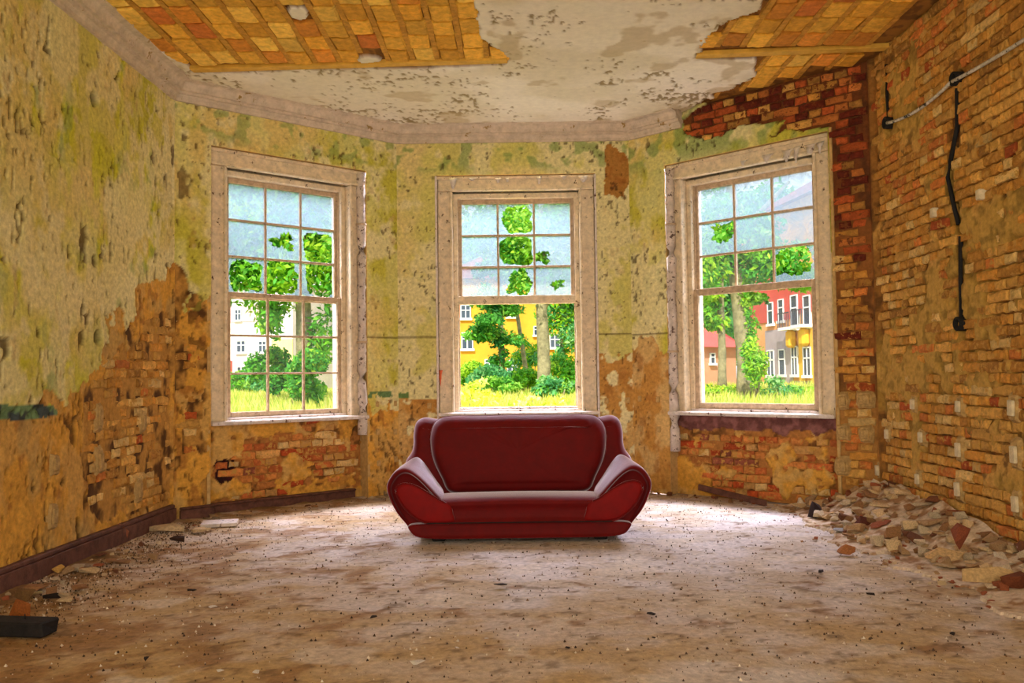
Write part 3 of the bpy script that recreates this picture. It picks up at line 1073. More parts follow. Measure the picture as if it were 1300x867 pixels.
#@@PART2
# ------------------------------------------------------------------ windows
def rag_pane(u0, u1, z0, z1, hole, seed):
    """4 mm pane; hole = (cu, cz, ru, rz, ragged) in pane fractions, or None"""
    rnd = random.Random(seed)
    T = 0.002
    if hole is None:
        return boxes([(u0, u1, -T, T, z0, z1)], 0)
    cu, cz, ru, rz, rag = hole
    W_, H_ = u1 - u0, z1 - z0
    cx, cz_ = u0 + cu * W_, z0 + cz * H_
    angs = sorted([2 * math.pi * k / 40 + rnd.random() * 0.1 for k in range(40)] +
                  [math.atan2(b - cz_, a - cx) % (2 * math.pi) for a in (u0, u1) for b in (z0, z1)])
    out = []; inn = []
    ph = rnd.random() * 50
    for a in angs:
        c, s = math.cos(a), math.sin(a)
        tx = ((u1 - cx) / c if c > 1e-9 else ((u0 - cx) / c if c < -1e-9 else 1e9))
        tz = ((z1 - cz_) / s if s > 1e-9 else ((z0 - cz_) / s if s < -1e-9 else 1e9))
        t = min(tx, tz)
        r = 1.0 / ((abs(c) / (ru * W_)) ** 3.5 + (abs(s) / (rz * H_)) ** 3.5) ** (1 / 3.5)
        r *= 1 + rag * (rnd.random() - 0.5) * 0.9 + rag * (float(vnoise(a * 1.6, ph, seed)) - 0.5) * 2.6 + rag * (float(vnoise(a * 5, ph + 9, seed)) - 0.5) * 1.4
        r = min(max(r, 0.01), t * 0.985)
        out.append((cx + c * t, cz_ + s * t)); inn.append((cx + c * r, cz_ + s * r))
    n = len(angs)
    V = [(x, -T, z) for x, z in out] + [(x, -T, z) for x, z in inn] + [(x, T, z) for x, z in out] + [(x, T, z) for x, z in inn]
    Fc = []
    for i in range(n):
        k = (i + 1) % n
        Fc += [(i, k, n + k, n + i), (2 * n + i, 3 * n + i, 3 * n + k, 2 * n + k), (n + i, n + k, 3 * n + k, 3 * n + i)]
    return mesh_from(V, Fc)


PEEL = None


def window(name, W, N_, lower, holes, lower_pane, clear=()):
    u0, u1 = N_
    win = bpy.data.objects.new(name, None); COL.objects.link(win); win.matrix_world = W.M
    win['kind'] = 'structure'
    cw = 0.155
    z0, z1 = ZS, ZN
    # casing boards, set back inside the niche
    d0 = 0.06
    g = 0.012
    def part(nm, lst, m=M_PAINT, bev=0.006, par=win):
        return new(nm, boxes(lst, bev), m, par)
    part('head_casing', [(u0 + g, u1 - g, d0, 0.16, z1 - cw + 0.012, z1 - 0.02), (u0 + 0.006, u1 - 0.006, d0 - 0.025, 0.1, z1 - 0.038, z1 - 0.004),
                         (u0 + g, u1 - g, d0 - 0.03, 0.1, z1 - cw - 0.012, z1 - cw + 0.014)])
    for s in (0, 1):
        a, b = (u0 + g, u0 + g + cw) if s == 0 else (u1 - g - cw, u1 - g)
        e0, e1 = (a, a + 0.018) if s == 0 else (b - 0.018, b)
        i0, i1 = (b - 0.022, b + 0.006) if s == 0 else (a - 0.006, a + 0.022)
        sc = part('side_casing', [(a, b, d0 + 0.006, 0.16, z0, z1 - cw - 0.012), (e0, e1, d0 - 0.008, 0.1, z0, z1 - cw - 0.012),
                                  (i0, i1, d0 - 0.02, 0.16, z0, z1 - cw - 0.012)])
    # sash box
    ia, ib = u0 + g + cw + 0.006, u1 - g - cw - 0.006
    for s in (0, 1):
        a, b = (ia, ia + 0.05) if s == 0 else (ib - 0.05, ib)
        part('jamb', [(a, b, 0.145, 0.30, z0, z1 - cw - 0.03)], M_PAINT)
        a2, b2 = (ia + 0.05, ia + 0.062) if s == 0 else (ib - 0.062, ib - 0.05)
        part('parting_bead', [(a2, b2, 0.195, 0.215, z0, z1 - cw - 0.05)], M_SASH, 0.003)
    part('head_jamb', [(ia, ib, 0.15, 0.32, z1 - cw - 0.075, z1 - cw - 0.02)], M_PAINT)
    part('outer_frame', [(u0, ia + 0.01, 0.30, 0.42, z0 - 0.05, z1), (ib - 0.01, u1, 0.30, 0.42, z0 - 0.05, z1), (u0, u1, 0.30, 0.42, z1 - cw - 0.05, z1)], M_PAINT)
    sill = part('window_sill', [(u0 - 0.0, u1 + 0.0, -0.035, 0.36, z0 - 0.035, z0 + 0.004)], M_SILL, 0.01)
    part('sill_apron', [(ia, ib, 0.14, 0.30, z0, z0 + 0.03)], M_SILL, 0.006)
    sa, sb = ia + 0.05, ib - 0.05
    zt = z1 - cw - 0.075
    zm = W.px(0.5 * (project(W.world(u0, 0.2, 1))[0] + project(W.world(u1, 0.2, 1))[0]), lower['rail_y'], 0.2)[1]
    # upper sash (outer track)
    def sash(nm, zb, zt_, dA, dB, st, rt, rb, rows, cols, mats, hs, pane_all=True):
        sh = part(nm, [(sa, sa + st, dA, dB, zb, zt_), (sb - st, sb, dA, dB, zb, zt_), (sa + st, sb - st, dA, dB, zt_ - rt, zt_), (sa + st, sb - st, dA, dB, zb, zb + rb)], M_SASH, 0.004)
        ga, gb, gz0, gz1 = sa + st, sb - st, zb + rb, zt_ - rt
        mw = 0.022
        dm = (dA + dB) / 2
        for k in range(1, cols):
            x = ga + (gb - ga) * k / cols
            part('muntin', [(x - mw / 2, x + mw / 2, dA + 0.004, dB - 0.004, gz0, gz1)], M_SASH, 0.003, sh)
        for k in range(1, rows):
            z = gz0 + (gz1 - gz0) * k / rows
            part('muntin', [(ga, gb, dA + 0.006, dB - 0.006, z - mw / 2, z + mw / 2)], M_SASH, 0.003, sh)
        for r in range(rows):
            for c in range(cols):
                h = hs.get((r, c), 'x') if hs else 'x'
                if h == 'none':
                    continue
                x0 = ga + (gb - ga) * c / cols + (mw / 2 if c else 0); x1 = ga + (gb - ga) * (c + 1) / cols - (mw / 2 if c < cols - 1 else 0)
                zz1 = gz1 - (gz1 - gz0) * r / rows - (mw / 2 if r else 0); zz0 = gz1 - (gz1 - gz0) * (r + 1) / rows + (mw / 2 if r < rows - 1 else 0)
                if isinstance(h, tuple) and len(h) == 5:
                    me = rag_pane(x0, x1, zz0, zz1, h, 1000 + r * 7 + c * 13 + int(u0 * 100))
                    p = new('pane', me, M_DUSTY, sh)
                else:
                    me = rag_pane(x0, x1, zz0, zz1, None, 0)
                    p = new('pane', me, M_CLEAR if h == 'clear' else mats, sh)
                p.location.y = dm
        return sh
    sash('upper_sash', zm - 0.03, zt, 0.222, 0.262, 0.042, 0.05, 0.055, 3, 3, M_DUSTY, holes)
    if lower['kind'] == 'grid':
        sash('lower_sash', z0 + 0.03, zm + 0.03, 0.165, 0.205, 0.036, 0.05, 0.05, 3, 3, M_CLEAR, {})
    elif lower['kind'] == 'single':
        sash('lower_sash', z0 + 0.03, zm + 0.03, 0.165, 0.205, 0.05, 0.07, 0.06, 1, 1, M_CLEAR, {})
    else:
        part('meeting_rail', [(sa - 0.01, sb + 0.01, 0.16, 0.215, zm - 0.045, zm + 0.05)], M_PAINT)
        part('bottom_rail', [(sa, sb, 0.165, 0.205, z0 + 0.03, z0 + 0.055)], M_SILL)
    return win


big = lambda a=0.5, b=0.5: (a, b, 0.42, 0.42, 0.16)
window('window_1', WBL, NL, {'kind': 'grid', 'rail_y': 378},
       {(1, 1): (0.5, 0.55, 0.3, 0.24, 0.45), (1, 2): (0.55, 0.42, 0.5, 0.46, 0.15), (2, 0): (0.5, 0.5, 0.44, 0.46, 0.14), (2, 1): (0.45, 0.55, 0.5, 0.52, 0.12), (2, 2): (0.6, 0.52, 0.46, 0.5, 0.14)}, 'clear')
window('window_2', WBC, NC, {'kind': 'open', 'rail_y': 381},
       {(0, 1): (0.52, 0.46, 0.42, 0.44, 0.14), (1, 1): (0.5, 0.5, 0.47, 0.5, 0.1), (2, 1): (0.55, 0.5, 0.36, 0.44, 0.25), (1, 2): (0.16, 0.28, 0.2, 0.2, 0.4), (2, 2): (0.6, 0.42, 0.2, 0.16, 0.35)}, None)
window('window_3', WBR, NR, {'kind': 'single', 'rail_y': 364},
       {(1, 0): (0.66, 0.68, 0.3, 0.28, 0.35), (2, 0): 'clear', (2, 1): 'clear', (2, 2): (0.4, 0.6, 0.5, 0.42, 0.2)}, 'clear')

# peeling strips of paint over the casings
def paint_curl(W, px, py, d, w_, h_, mat, name='paint_curl', par=None, seed=0):
    rnd = random.Random(seed)
    u, z = W.px(px, py, d)
    n = 7
    V = []; Fc = []
    for i in range(n):
        t = i / (n - 1)
        wd = w_ * (1 - 0.75 * t) * (0.8 + 0.4 * rnd.random())
        V += [(u - wd / 2 + rnd.random() * 0.01, d - 0.03 * math.sin(t * 2.2) , z - h_ * t), (u + wd / 2, d - 0.03 * math.sin(t * 2.2) - 0.01, z - h_ * t)]
    for i in range(n - 1):
        Fc.append((2 * i, 2 * i + 1, 2 * i + 3, 2 * i + 2))
    me = mesh_from(V, Fc, smooth=True)
    o = new(name, me, mat, par)
    md = o.modifiers.new('thick', 'SOLIDIFY'); md.thickness = 0.003
    return o


W1, W2, W3 = bpy.data.objects['window_1'], bpy.data.objects['window_2'], bpy.data.objects['window_3']
for i, (x, y, ww, hh) in enumerate(((575, 226, 0.09, 0.13), (632, 226, 0.08, 0.06), (644, 226, 0.06, 0.05), (684, 224, 0.07, 0.09), (740, 223, 0.12, 0.08), (600, 226, 0.1, 0.04), (715, 223, 0.1, 0.05))):
    paint_curl(WBC, x, y, 0.03, ww, hh, M_SILL, par=W2, seed=i)
for i, (x, y, ww, hh) in enumerate(((1000, 190, 0.12, 0.12), (1012, 186, 0.08, 0.16), (1030, 183, 0.13, 0.10), (975, 196, 0.12, 0.09), (945, 204, 0.1, 0.05), (1042, 180, 0.08, 0.12))):
    paint_curl(WBR, x, y, 0.03, ww, hh, M_SILL, par=W3, seed=20 + i)

M_ORANGE = tinted('orange_flake', 'c', col=srgb(226, 110, 70), lo=0.8, hi=1.1, bump=0.2)
paint_curl(WBC, 559, 470, 0.045, 0.05, 0.17, M_ORANGE, par=W2, seed=77)
# white corner strips at the middle window
for i, (xt, xb) in enumerate(((554.5, 557.5), (755, 759.5))):
    u, _ = WBC.px((xt + xb) / 2, 370)
    u = NC[0] if i == 0 else NC[1]
    me = boxes([(u - 0.011, u + 0.011, -0.012, 0.02, 0.02, ZN - 0.01)], 0.004)
    o = new('corner_strip', me, M_SILL, wall_bc)

# round heating pipes standing in the outer niche corners
def pipe(W, u, d, z0, z1, r, label):
    root = empty('heating_pipe')
    root.matrix_world = W.M @ Matrix.Translation((u, d, z0))
    n = 26
    pts = [(0.004 * math.sin(i * 0.8), 0.003 * math.cos(i * 1.1), (z1 - z0) * i / (n - 1)) for i in range(n)]
    new('pipe', tube(pts, [r * (1 + 0.07 * math.sin(i * 2.3)) for i in range(n)], 14, 0.06), M_PIPE, root)
    for zz in (0.35, 0.8):
        h_ = (z1 - z0) * zz
        new('pipe_clip', tube([(0, 0, h_ - 0.012), (0, 0, h_ + 0.012)], r * 1.18, 14), M_SASH, root)
    tag(root, label, 'pipe')
    return root


pl = WBL.px(463, 360)[0]
pipe(WBL, pl - 0.012, 0.045, WBL.px(465, 552)[1], ZN - 0.02, 0.05, 'flaking white pipe beside the window with small panes below')
pr = WBR.px(848, 360)[0]
pipe(WBR, pr + 0.02, 0.04, 0.45, ZN - 0.04, 0.052, 'flaking white pipe beside the window next to the brick pier')

# ------------------------------------------------------------------ baseboards
def board(name, W, u0, u1, d, hgt, thick, mat=M_BOARD):
    n = max(2, int((u1 - u0) / 0.25))
    bm = bmesh.new()
    box(bm, u0, u1, -thick, d, 0.0, hgt * 0.78, 0.004)
    box(bm, u0, u1, -thick * 0.75, d, hgt * 0.78, hgt, 0.008)
    o = new(name, bm_mesh(bm), mat)
    o.matrix_world = W.M
    o['kind'] = 'structure'
    return o


board('baseboard_left', WL, 0.3, WL.L - 0.03, 0.02, 0.15, 0.045)
board('baseboard_bay_left', WBL, 0.06, NL[0] + 0.02, 0.02, 0.11, 0.035)
board('baseboard_niche_left', WBL, NL[0] + 0.02, NL[1] - 0.1, ND + 0.03, 0.10, -ND + 0.035)
board('baseboard_bay_center', WBC, -0.12, NC[0], 0.02, 0.11, 0.03)
board('baseboard_pier', WBC, NC[1], WBC.L + 0.25, 0.02, 0.11, 0.03)

# ------------------------------------------------------------------ fixings on the walls
def plug(W, wall, px, py, w_, h_, d_out, mat, surround=True, dark=False):
    u, z = W.px(px, py)
    rnd = random.Random(int(px * 7 + py))
    bm = bmesh.new()
    box(bm, -w_ / 2, w_ / 2, -d_out, 0.05, -h_ / 2, h_ / 2, 0.005)
    o = new('wall_plug', bm_mesh(bm), mat, wall)
    o.location = (u, 0, z)
    o.rotation_euler = (0, (rnd.random() - 0.5) * 0.15, 0)
    if surround:
        n = 14
        V = []; Fc = []
        for k in range(n):
            a = 2 * math.pi * k / n
            ex = max(abs(math.cos(a)), abs(math.sin(a)))
            for (s, dd) in ((0.98, -d_out * 0.35), (1.35 + 0.2 * rnd.random(), -d_out * 0.45), (1.75 + 0.4 * rnd.random(), 0.02)):
                V.append((w_ / 2 * s * math.cos(a) / ex, dd, h_ / 2 * s * math.sin(a) / ex))
        for k in range(n):
            q = (k + 1) % n
            for s in range(2):
                Fc.append((3 * k + s, 3 * q + s, 3 * q + s + 1, 3 * k + s + 1))
        r = new('plaster_collar', mesh_from(V, Fc, smooth=False), M_PLUGC, o)


M_PLUG = tinted('pale_wall_plug', 'c', col=srgb(222, 204, 166), lo=0.7, hi=1.1, scale=30, bump=0.4)
M_PLUGC = tinted('plug_mortar', 'c', col=srgb(196, 160, 100), lo=0.6, hi=1.2, scale=30, bump=0.7, dist=0.02)
for (x, y, a, b) in ((1161, 513, 0.05, 0.08), (1287, 518, 0.06, 0.10), (1171, 555, 0.05, 0.08), (1219, 571, 0.055, 0.10), (1290, 577, 0.06, 0.11),
                     (1167, 608, 0.05, 0.08), (1218, 621, 0.055, 0.10), (1292, 640, 0.06, 0.10), (1187, 270, 0.05, 0.07), (1246, 247, 0.05, 0.07), (1219, 516, 0.05, 0.08),
                     (1116, 597, 0.05, 0.09), (1128, 551, 0.05, 0.08)):
    plug(WR, wall_right, x, y, a, b, 0.03, M_PLUG, surround=(y > 300))
for (x, y, a, b) in ((1070, 509, 0.06, 0.08), (1098, 507, 0.09, 0.08), (1070, 549, 0.07, 0.08), (1099, 551, 0.07, 0.08), (1069, 592, 0.08, 0.09)):
    plug(WBR, wall_br, x, y, a, b, 0.028, M_PLUGC)
for (x, y) in ((770, 509), (797, 508), (812, 506), (835, 507), (800, 544), (813, 544), (836, 545)):
    plug(WBC if x < 800 else WBR, wall_bc if x < 800 else wall_br, x, y, 0.045, 0.06, 0.006, M_PLUGC, False)
for (x, y) in ((479, 513), (502, 512), (545, 515), (480, 548), (502, 548), (514, 548), (503, 583), (514, 583), (481, 588)):
    plug(WBL if x < 505 else WBC, wall_bl if x < 505 else wall_bc, x, y, 0.045, 0.06, 0.006, M_PLUGC, False)
for (x, y, b) in ((68, 655, 0.10), (126, 530, 0.12), (127, 585, 0.11), (70, 590, 0.08), (182, 535, 0.10), (177, 622, 0.12)):
    plug(WL, wall_left, x, y, 0.06, b, 0.02, M_PLUGC)

# cable with two junction boxes, and a conduit stump in the wall chase
def cable_points(a, b, sag, n=18):
    a = np.array(a); b = np.array(b)
    return [tuple(a + (b - a) * t + np.array([0, 0, -sag * 4 * t * (1 - t)])) for t in np.linspace(0, 1, n)]


cab = empty('wall_cable'); cab.matrix_world = WR.M
A_ = (*WR.px(1129, 156), ); B_ = (*WR.px(1210, 105), ); C_ = (*WR.px(1300, 47), )
p1 = cable_points((A_[0], -0.018, A_[1]), (B_[0], -0.02, B_[1]), 0.05)
C2 = (2 * C_[0] - B_[0], 2 * C_[1] - B_[1])
p2 = cable_points((B_[0] + 0.03, -0.02, B_[1]), (C2[0], -0.02, C2[1]), 0.03)
new('cable', tube(p1, 0.013, 8), M_CABLE, cab)
new('cable', tube(p2, 0.013, 8), M_CABLE, cab)
tag(cab, 'sagging pale cable strung between black junction boxes on the brick wall', 'cable')


def jbox(u, z, label):
    o = empty('junction_box'); o.matrix_world = WR.M @ Matrix.Translation((u, 0, z))
    bm = bmesh.new()
    n = 18
    prof_ = [(0.05, 0.05), (0.052, -0.02), (0.045, -0.026), (0.036, -0.022), (0.032, 0.02), (0.0, 0.025)]
    rings = []
    for (r, y) in prof_:
        rings.append([bm.verts.new((r * math.cos(2 * math.pi * k / n), y, r * math.sin(2 * math.pi * k / n))) for k in range(n)] if r > 0 else [bm.verts.new((0, y, 0))])
    for a, b in zip(rings[:-1], rings[1:]):
        for k in range(n):
            if len(b) == 1: bm.faces.new((a[k], a[(k + 1) % n], b[0]))
            else: bm.faces.new((a[k], a[(k + 1) % n], b[(k + 1) % n], b[k]))
    new('housing', bm_mesh(bm, True), M_DARK, o)
    new('cable_gland', tube([(0.04, -0.005, 0.0), (0.075, -0.012, 0.0)], 0.016, 8), M_DARK, o)
    tag(o, label, 'junction box')


jbox(*BOX_R[0], 'round black junction box at the top of the long wall chase')
jbox(*BOX_R[1], 'round black junction box near the corner under the ceiling')
jbox(*BOX_R[2], 'round black junction box at the bottom of the long wall chase')
cond = empty('broken_conduit'); cond.matrix_world = WR.M
pts = [(u, 0.012 + 0.012 * math.sin(i * 1.7), z) for i, (u, z) in enumerate([WR.px(*p) for p in ((1213, 112), (1211, 160), (1205, 205), (1203, 225), (1208, 262), (1213, 285))])]
new('tube', tube(pts, 0.016, 8), M_DARK, cond)
pts = [(u, 0.014, z) for i, (u, z) in enumerate([WR.px(*p) for p in ((1217, 300), (1217, 350), (1218, 405))])]
new('tube', tube(pts, 0.015, 8), M_DARK, cond)
tag(cond, 'broken black conduit hanging in the vertical chase of the brick wall', 'conduit')
cond = empty('ceiling_conduit'); cond.matrix_world = WR.M
pts = [(u, 0.012, z) for i, (u, z) in enumerate([WR.px(*p) for p in ((1123, 82), (1124, 115), (1126, 150))])]
new('tube', tube(pts, 0.014, 8), M_DARK, cond)
tag(cond, 'short black conduit dropping from the ceiling to a junction box', 'conduit')

#@@PART3
# ------------------------------------------------------------------ sofa
SF = floor_at(660, 688)
sofa = empty('sofa', (SF[0], SF[1], 0))
tag(sofa, 'red velvet two-seat sofa with flared rounded arms on dusty floor', 'sofa')


def loft(rings, close_u=True, caps=True):
    bm = bmesh.new()
    R_ = [[bm.verts.new(p) for p in r] for r in rings]
    n = len(rings[0])
    for a, b in zip(R_[:-1], R_[1:]):
        for k in range(n if close_u else n - 1):
            q = (k + 1) % n
            bm.faces.new((a[k], a[q], b[q], b[k]))
    if caps:
        bm.faces.new(R_[0]); bm.faces.new(R_[-1])
    return bm_mesh(bm, True)


def spline(pts, n, closed=True):
    P = [np.array(p, float) for p in pts]
    m = len(P)
    out = []
    segs = m if closed else m - 1
    for i in range(segs):
        if closed:
            p0, p1, p2, p3 = P[(i - 1) % m], P[i], P[(i + 1) % m], P[(i + 2) % m]
        else:
            p0, p1, p2, p3 = P[max(i - 1, 0)], P[i], P[i + 1], P[min(i + 2, m - 1)]
        for k in range(n):
            t = k / n
            out.append(0.5 * ((2 * p1) + (-p0 + p2) * t + (2 * p0 - 5 * p1 + 4 * p2 - p3) * t * t + (-p0 + 3 * p1 - 3 * p2 + p3) * t ** 3))
    if not closed: out.append(P[-1])
    return out


def pillow(outline, y_front, y_back, round_=0.10, lean=0.0, bulge=0.03, wr=0.0, seed=1):
    """soft slab: outline in x,z seen from the front, rounded rims, leaning back with height"""
    O = [np.array(p) for p in outline]
    m = len(O)
    c = sum(O) / m
    zmin = min(p[1] for p in O)
    nrm = []
    for i in range(m):
        t = O[(i + 1) % m] - O[i - 1]
        n_ = np.array([-t[1], t[0]]); n_ = n_ / max(np.linalg.norm(n_), 1e-9)
        if np.dot(n_, c - O[i]) < 0: n_ = -n_
        nrm.append(n_)
    T = y_back - y_front
    rings = []
    steps = [('s', 0.02, -bulge), ('s', 0.4, -bulge * 0.92), ('s', 0.7, -bulge * 0.6), ('i', 1.25, -bulge * 0.15), ('i', 0.8, 0.02), ('i', 0.45, 0.10), ('i', 0.2, 0.24), ('i', 0.06, 0.42), ('i', 0.0, 0.6),
             ('i', 0.03, 0.8), ('i', 0.2, 0.94), ('i', 0.6, 1.0), ('s', 0.02, 1.0)]
    for (k, a_, yy) in steps:
        ring = []
        for p, n_ in zip(O, nrm):
            q = c + (p - c) * a_ if k == 's' else p + n_ * a_ * round_
            y = y_front + (T * yy if k == 'i' or yy == 1.0 else yy)
            dz = 0
            if wr and yy < 0.5:
                g = float(vnoise(q[0] * 17 + q[1] * 4, q[1] * 2.5, seed)) - 0.5
                top = float(sstep(0.60, 0.92, q[1]))
                y += wr * g * (0.3 + 3.2 * top)
                dz = wr * g * 0.5 * top
            ring.append((q[0], y + lean * (q[1] - zmin), q[1] + dz))
        rings.append(ring)
    return loft(rings)


def part(nm, me, mat=None, par=sofa):
    o = new(nm, me, mat or M_VELVET, par)
    return o


# hull under the seat: boat-shaped, two horizontal bands
def hull_ring(y, k=1.0, zlo=0.03):
    pts = [(-0.775 * k, zlo), (-0.40, zlo), (0, zlo), (0.40, zlo), (0.775 * k, zlo), (0.82 * k, 0.08), (0.855 * k, 0.125), (0.84 * k, 0.15), (0.5, 0.155), (0, 0.155), (-0.5, 0.155), (-0.84 * k, 0.15), (-0.855 * k, 0.125), (-0.82 * k, 0.08)]
    return [(x, y, z) for x, z in pts]


part('base', loft([hull_ring(0.0, 0.975, 0.06), hull_ring(-0.032, 0.985, 0.04), hull_ring(-0.036, 0.995, 0.033), hull_ring(0.0, 1, 0.03), hull_ring(0.4, 1), hull_ring(0.86, 0.96), hull_ring(0.9, 0.93, 0.06)]))
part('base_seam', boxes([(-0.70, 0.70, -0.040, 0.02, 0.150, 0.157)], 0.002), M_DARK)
for sx in (-1, 1):
    for yy in (0.10, 0.78):
        part('foot', boxes([(sx * 0.62 - 0.05, sx * 0.62 + 0.05, yy - 0.04, yy + 0.04, 0.0, 0.05)], 0.008), M_DARK)

# seat cushion
def seat_ring(y, zt, k, zb=0.155):
    pts = spline([(-0.70 * k, zb), (-0.35, zb), (0, zb), (0.35, zb), (0.70 * k, zb), (0.735 * k, (zb + zt) / 2), (0.70 * k, zt - 0.012), (0.35, zt), (0, zt + 0.004), (-0.35, zt), (-0.70 * k, zt - 0.012), (-0.735 * k, (zb + zt) / 2)], 2)
    return [(p[0], y, p[1]) for p in pts]


part('seat_cushion', loft([seat_ring(0.0, 0.25, 0.97, 0.19), seat_ring(-0.026, 0.28, 1.0, 0.165), seat_ring(-0.034, 0.30, 1), seat_ring(-0.01, 0.323, 1), seat_ring(0.06, 0.335, 1), seat_ring(0.30, 0.33, 1), seat_ring(0.58, 0.315, 1), seat_ring(0.66, 0.25, 0.97)]))

# arms: cross-section swept from the front to the back
def arm_ring(y, sx, inner, top, out, rise, shrink=1.0, zlo=0.035):
    base = [(0.60 + inner, 0.20), (0.575 + inner, 0.30), (0.63 + inner, 0.375 + rise * 0.4), (0.715 + inner * 0.6, 0.47 + rise * 0.7), (0.80, 0.545 + top + rise), (0.875 + out * 0.4, 0.575 + top + rise),
            (0.945 + out * 0.8, 0.545 + top * 0.6 + rise * 0.7), (0.995 + out, 0.475 + rise * 0.4), (1.008 + out, 0.42), (0.985 + out, 0.335), (0.93 + out * 0.8, 0.225), (0.86 + out * 0.5, 0.125), (0.785, zlo), (0.66, zlo), (0.60, 0.11)]
    P = spline(base, 2)
    c = np.array([0.80, 0.32])
    return [((c[0] + (p[0] - c[0]) * shrink) * sx, y + (0.06 * float(sstep(0.24, 0.12, p[1])) if y < 0.05 else 0), c[1] + (p[1] - c[1]) * shrink) for p in P]


for sx in (-1, 1):
    rings = [arm_ring(0.05, sx, 0, 0, 0, 0, 0.80), arm_ring(0.0, sx, 0, 0, 0, 0, 0.83), arm_ring(-0.022, sx, 0, 0, 0, 0, 0.88), arm_ring(-0.03, sx, 0, 0, 0, 0, 0.93), arm_ring(-0.018, sx, 0, 0, 0, 0, 0.975),
             arm_ring(0.015, sx, 0, 0, 0, 0, 1.0), arm_ring(0.10, sx, 0, 0.006, 0.0, 0.0), arm_ring(0.25, sx, 0.0, 0.008, -0.015, 0.005), arm_ring(0.42, sx, 0.02, 0.008, -0.035, 0.015),
             arm_ring(0.58, sx, 0.04, 0.004, -0.06, 0.025), arm_ring(0.72, sx, 0.05, -0.01, -0.08, 0.02), arm_ring(0.82, sx, 0.05, -0.03, -0.11, 0.0, 0.94)]
    arm = part('arm', loft(rings))
    # inset leaf-shaped panel in the arm front, light painted in as brighter red
    leaf = spline([(0.50, 0.156), (0.50, 0.22), (0.52, 0.285), (0.60, 0.325), (0.70, 0.39), (0.79, 0.44), (0.87, 0.455), (0.925, 0.43), (0.928, 0.375), (0.88, 0.285), (0.80, 0.205), (0.70, 0.156)], 4)
    O = [np.array((p[0] * sx, p[1])) for p in leaf]
    c = sum(O) / len(O)
    rr = []
    for (s, y) in ((0.02, -0.040), (0.5, -0.040), (0.85, -0.038), (0.97, -0.030), (1.0, 0.0)):
        rr.append([(c[0] + (p[0] - c[0]) * s, y, c[1] + (p[1] - c[1]) * s) for p in O])
    pn = part('arm_panel', loft(rr), M_VELVET_LIT, arm)
    part('piping', tube([(p[0], -0.030, p[1]) for p in O[10:]], 0.007, 6), M_VELVET, arm)

# back shell with its two ears, and the single wide back cushion
shell = spline([(-0.84, 0.20), (-0.95, 0.45), (-0.955, 0.55), (-0.905, 0.625), (-0.89, 0.70), (-0.89, 0.78), (-0.865, 0.88), (-0.79, 0.915), (-0.70, 0.90), (-0.5, 0.885), (0, 0.885), (0.5, 0.885), (0.70, 0.90), (0.79, 0.915), (0.86, 0.88), (0.89, 0.78), (0.89, 0.70), (0.905, 0.625), (0.955, 0.55), (0.95, 0.45), (0.84, 0.20), (0.4, 0.16), (0, 0.16), (-0.4, 0.16)], 3)
part('back_shell', pillow(shell, 0.58, 0.84, 0.08, 0.10, 0.01))
cush = spline([(-0.56, 0.30), (-0.64, 0.42), (-0.71, 0.57), (-0.735, 0.72), (-0.725, 0.82), (-0.68, 0.895), (-0.58, 0.93), (-0.3, 0.932), (0, 0.935), (0.3, 0.932), (0.58, 0.93), (0.68, 0.895), (0.725, 0.82), (0.735, 0.72), (0.71, 0.57), (0.64, 0.42), (0.56, 0.30), (0.3, 0.29), (0, 0.29), (-0.3, 0.29)], 5)
bk = part('back_cushion', pillow(cush, 0.44, 0.72, 0.085, 0.12, 0.03, 0.014, 5))
edge = [(p[0] * 0.996, 0.575 + 0.12 * (p[1] - 0.29), 0.29 + (p[1] - 0.29) * 0.995) for p in cush]
part('piping', tube(edge[:85], 0.004, 6), M_VELVET, bk)
for o in sofa.children:
    if o.name.split('.')[0] in ('back_cushion', 'arm', 'seat_cushion', 'back_shell', 'base'):
        md = o.modifiers.new('sub', 'SUBSURF'); md.levels = 1; md.render_levels = 2

# ------------------------------------------------------------------ rubble
def chunk_mesh(seed, flat=1.0, n=11):
    rnd = random.Random(seed)
    bm = bmesh.new()
    for i in range(n):
        v = Vector((rnd.gauss(0, 1), rnd.gauss(0, 1), rnd.gauss(0, 1))).normalized() * (0.75 + 0.35 * rnd.random())
        # pull towards a box so the pieces look broken, not pebbly
        v = Vector([max(-0.75, min(0.75, c * 1.25)) for c in v])
        bm.verts.new((v.x * 0.5, v.y * 0.42, v.z * 0.34 * flat))
    r = bmesh.ops.convex_hull(bm, input=bm.verts[:])
    dead = [g for g in r.get('geom_interior', []) if isinstance(g, bmesh.types.BMVert)]
    if dead: bmesh.ops.delete(bm, geom=dead, context='VERTS')
    zmin = min(v.co.z for v in bm.verts)
    for v in bm.verts: v.co.z -= zmin
    me = bm_mesh(bm)
    me.materials.append(M_RUB)
    return me


CH = [chunk_mesh(i) for i in range(14)]
SH = [chunk_mesh(100 + i, 0.32) for i in range(14)]
heap_poly = [floor_at(*p)[:2] for p in ((960, 634), (1010, 652), (1050, 682), (1090, 700), (1150, 716), (1205, 738), (1300, 782), (1420, 850))] + [(CR[0] + 0.02, 4.0), CR, WBR.world(1.55, 0, 0)[:2]]


def dist_seg(X, Y, a, b):
    ax, ay = a; bx, by = b
    t = np.clip(((X - ax) * (bx - ax) + (Y - ay) * (by - ay)) / ((bx - ax) ** 2 + (by - ay) ** 2), 0, 1)
    return np.hypot(X - ax - t * (bx - ax), Y - ay - t * (by - ay))


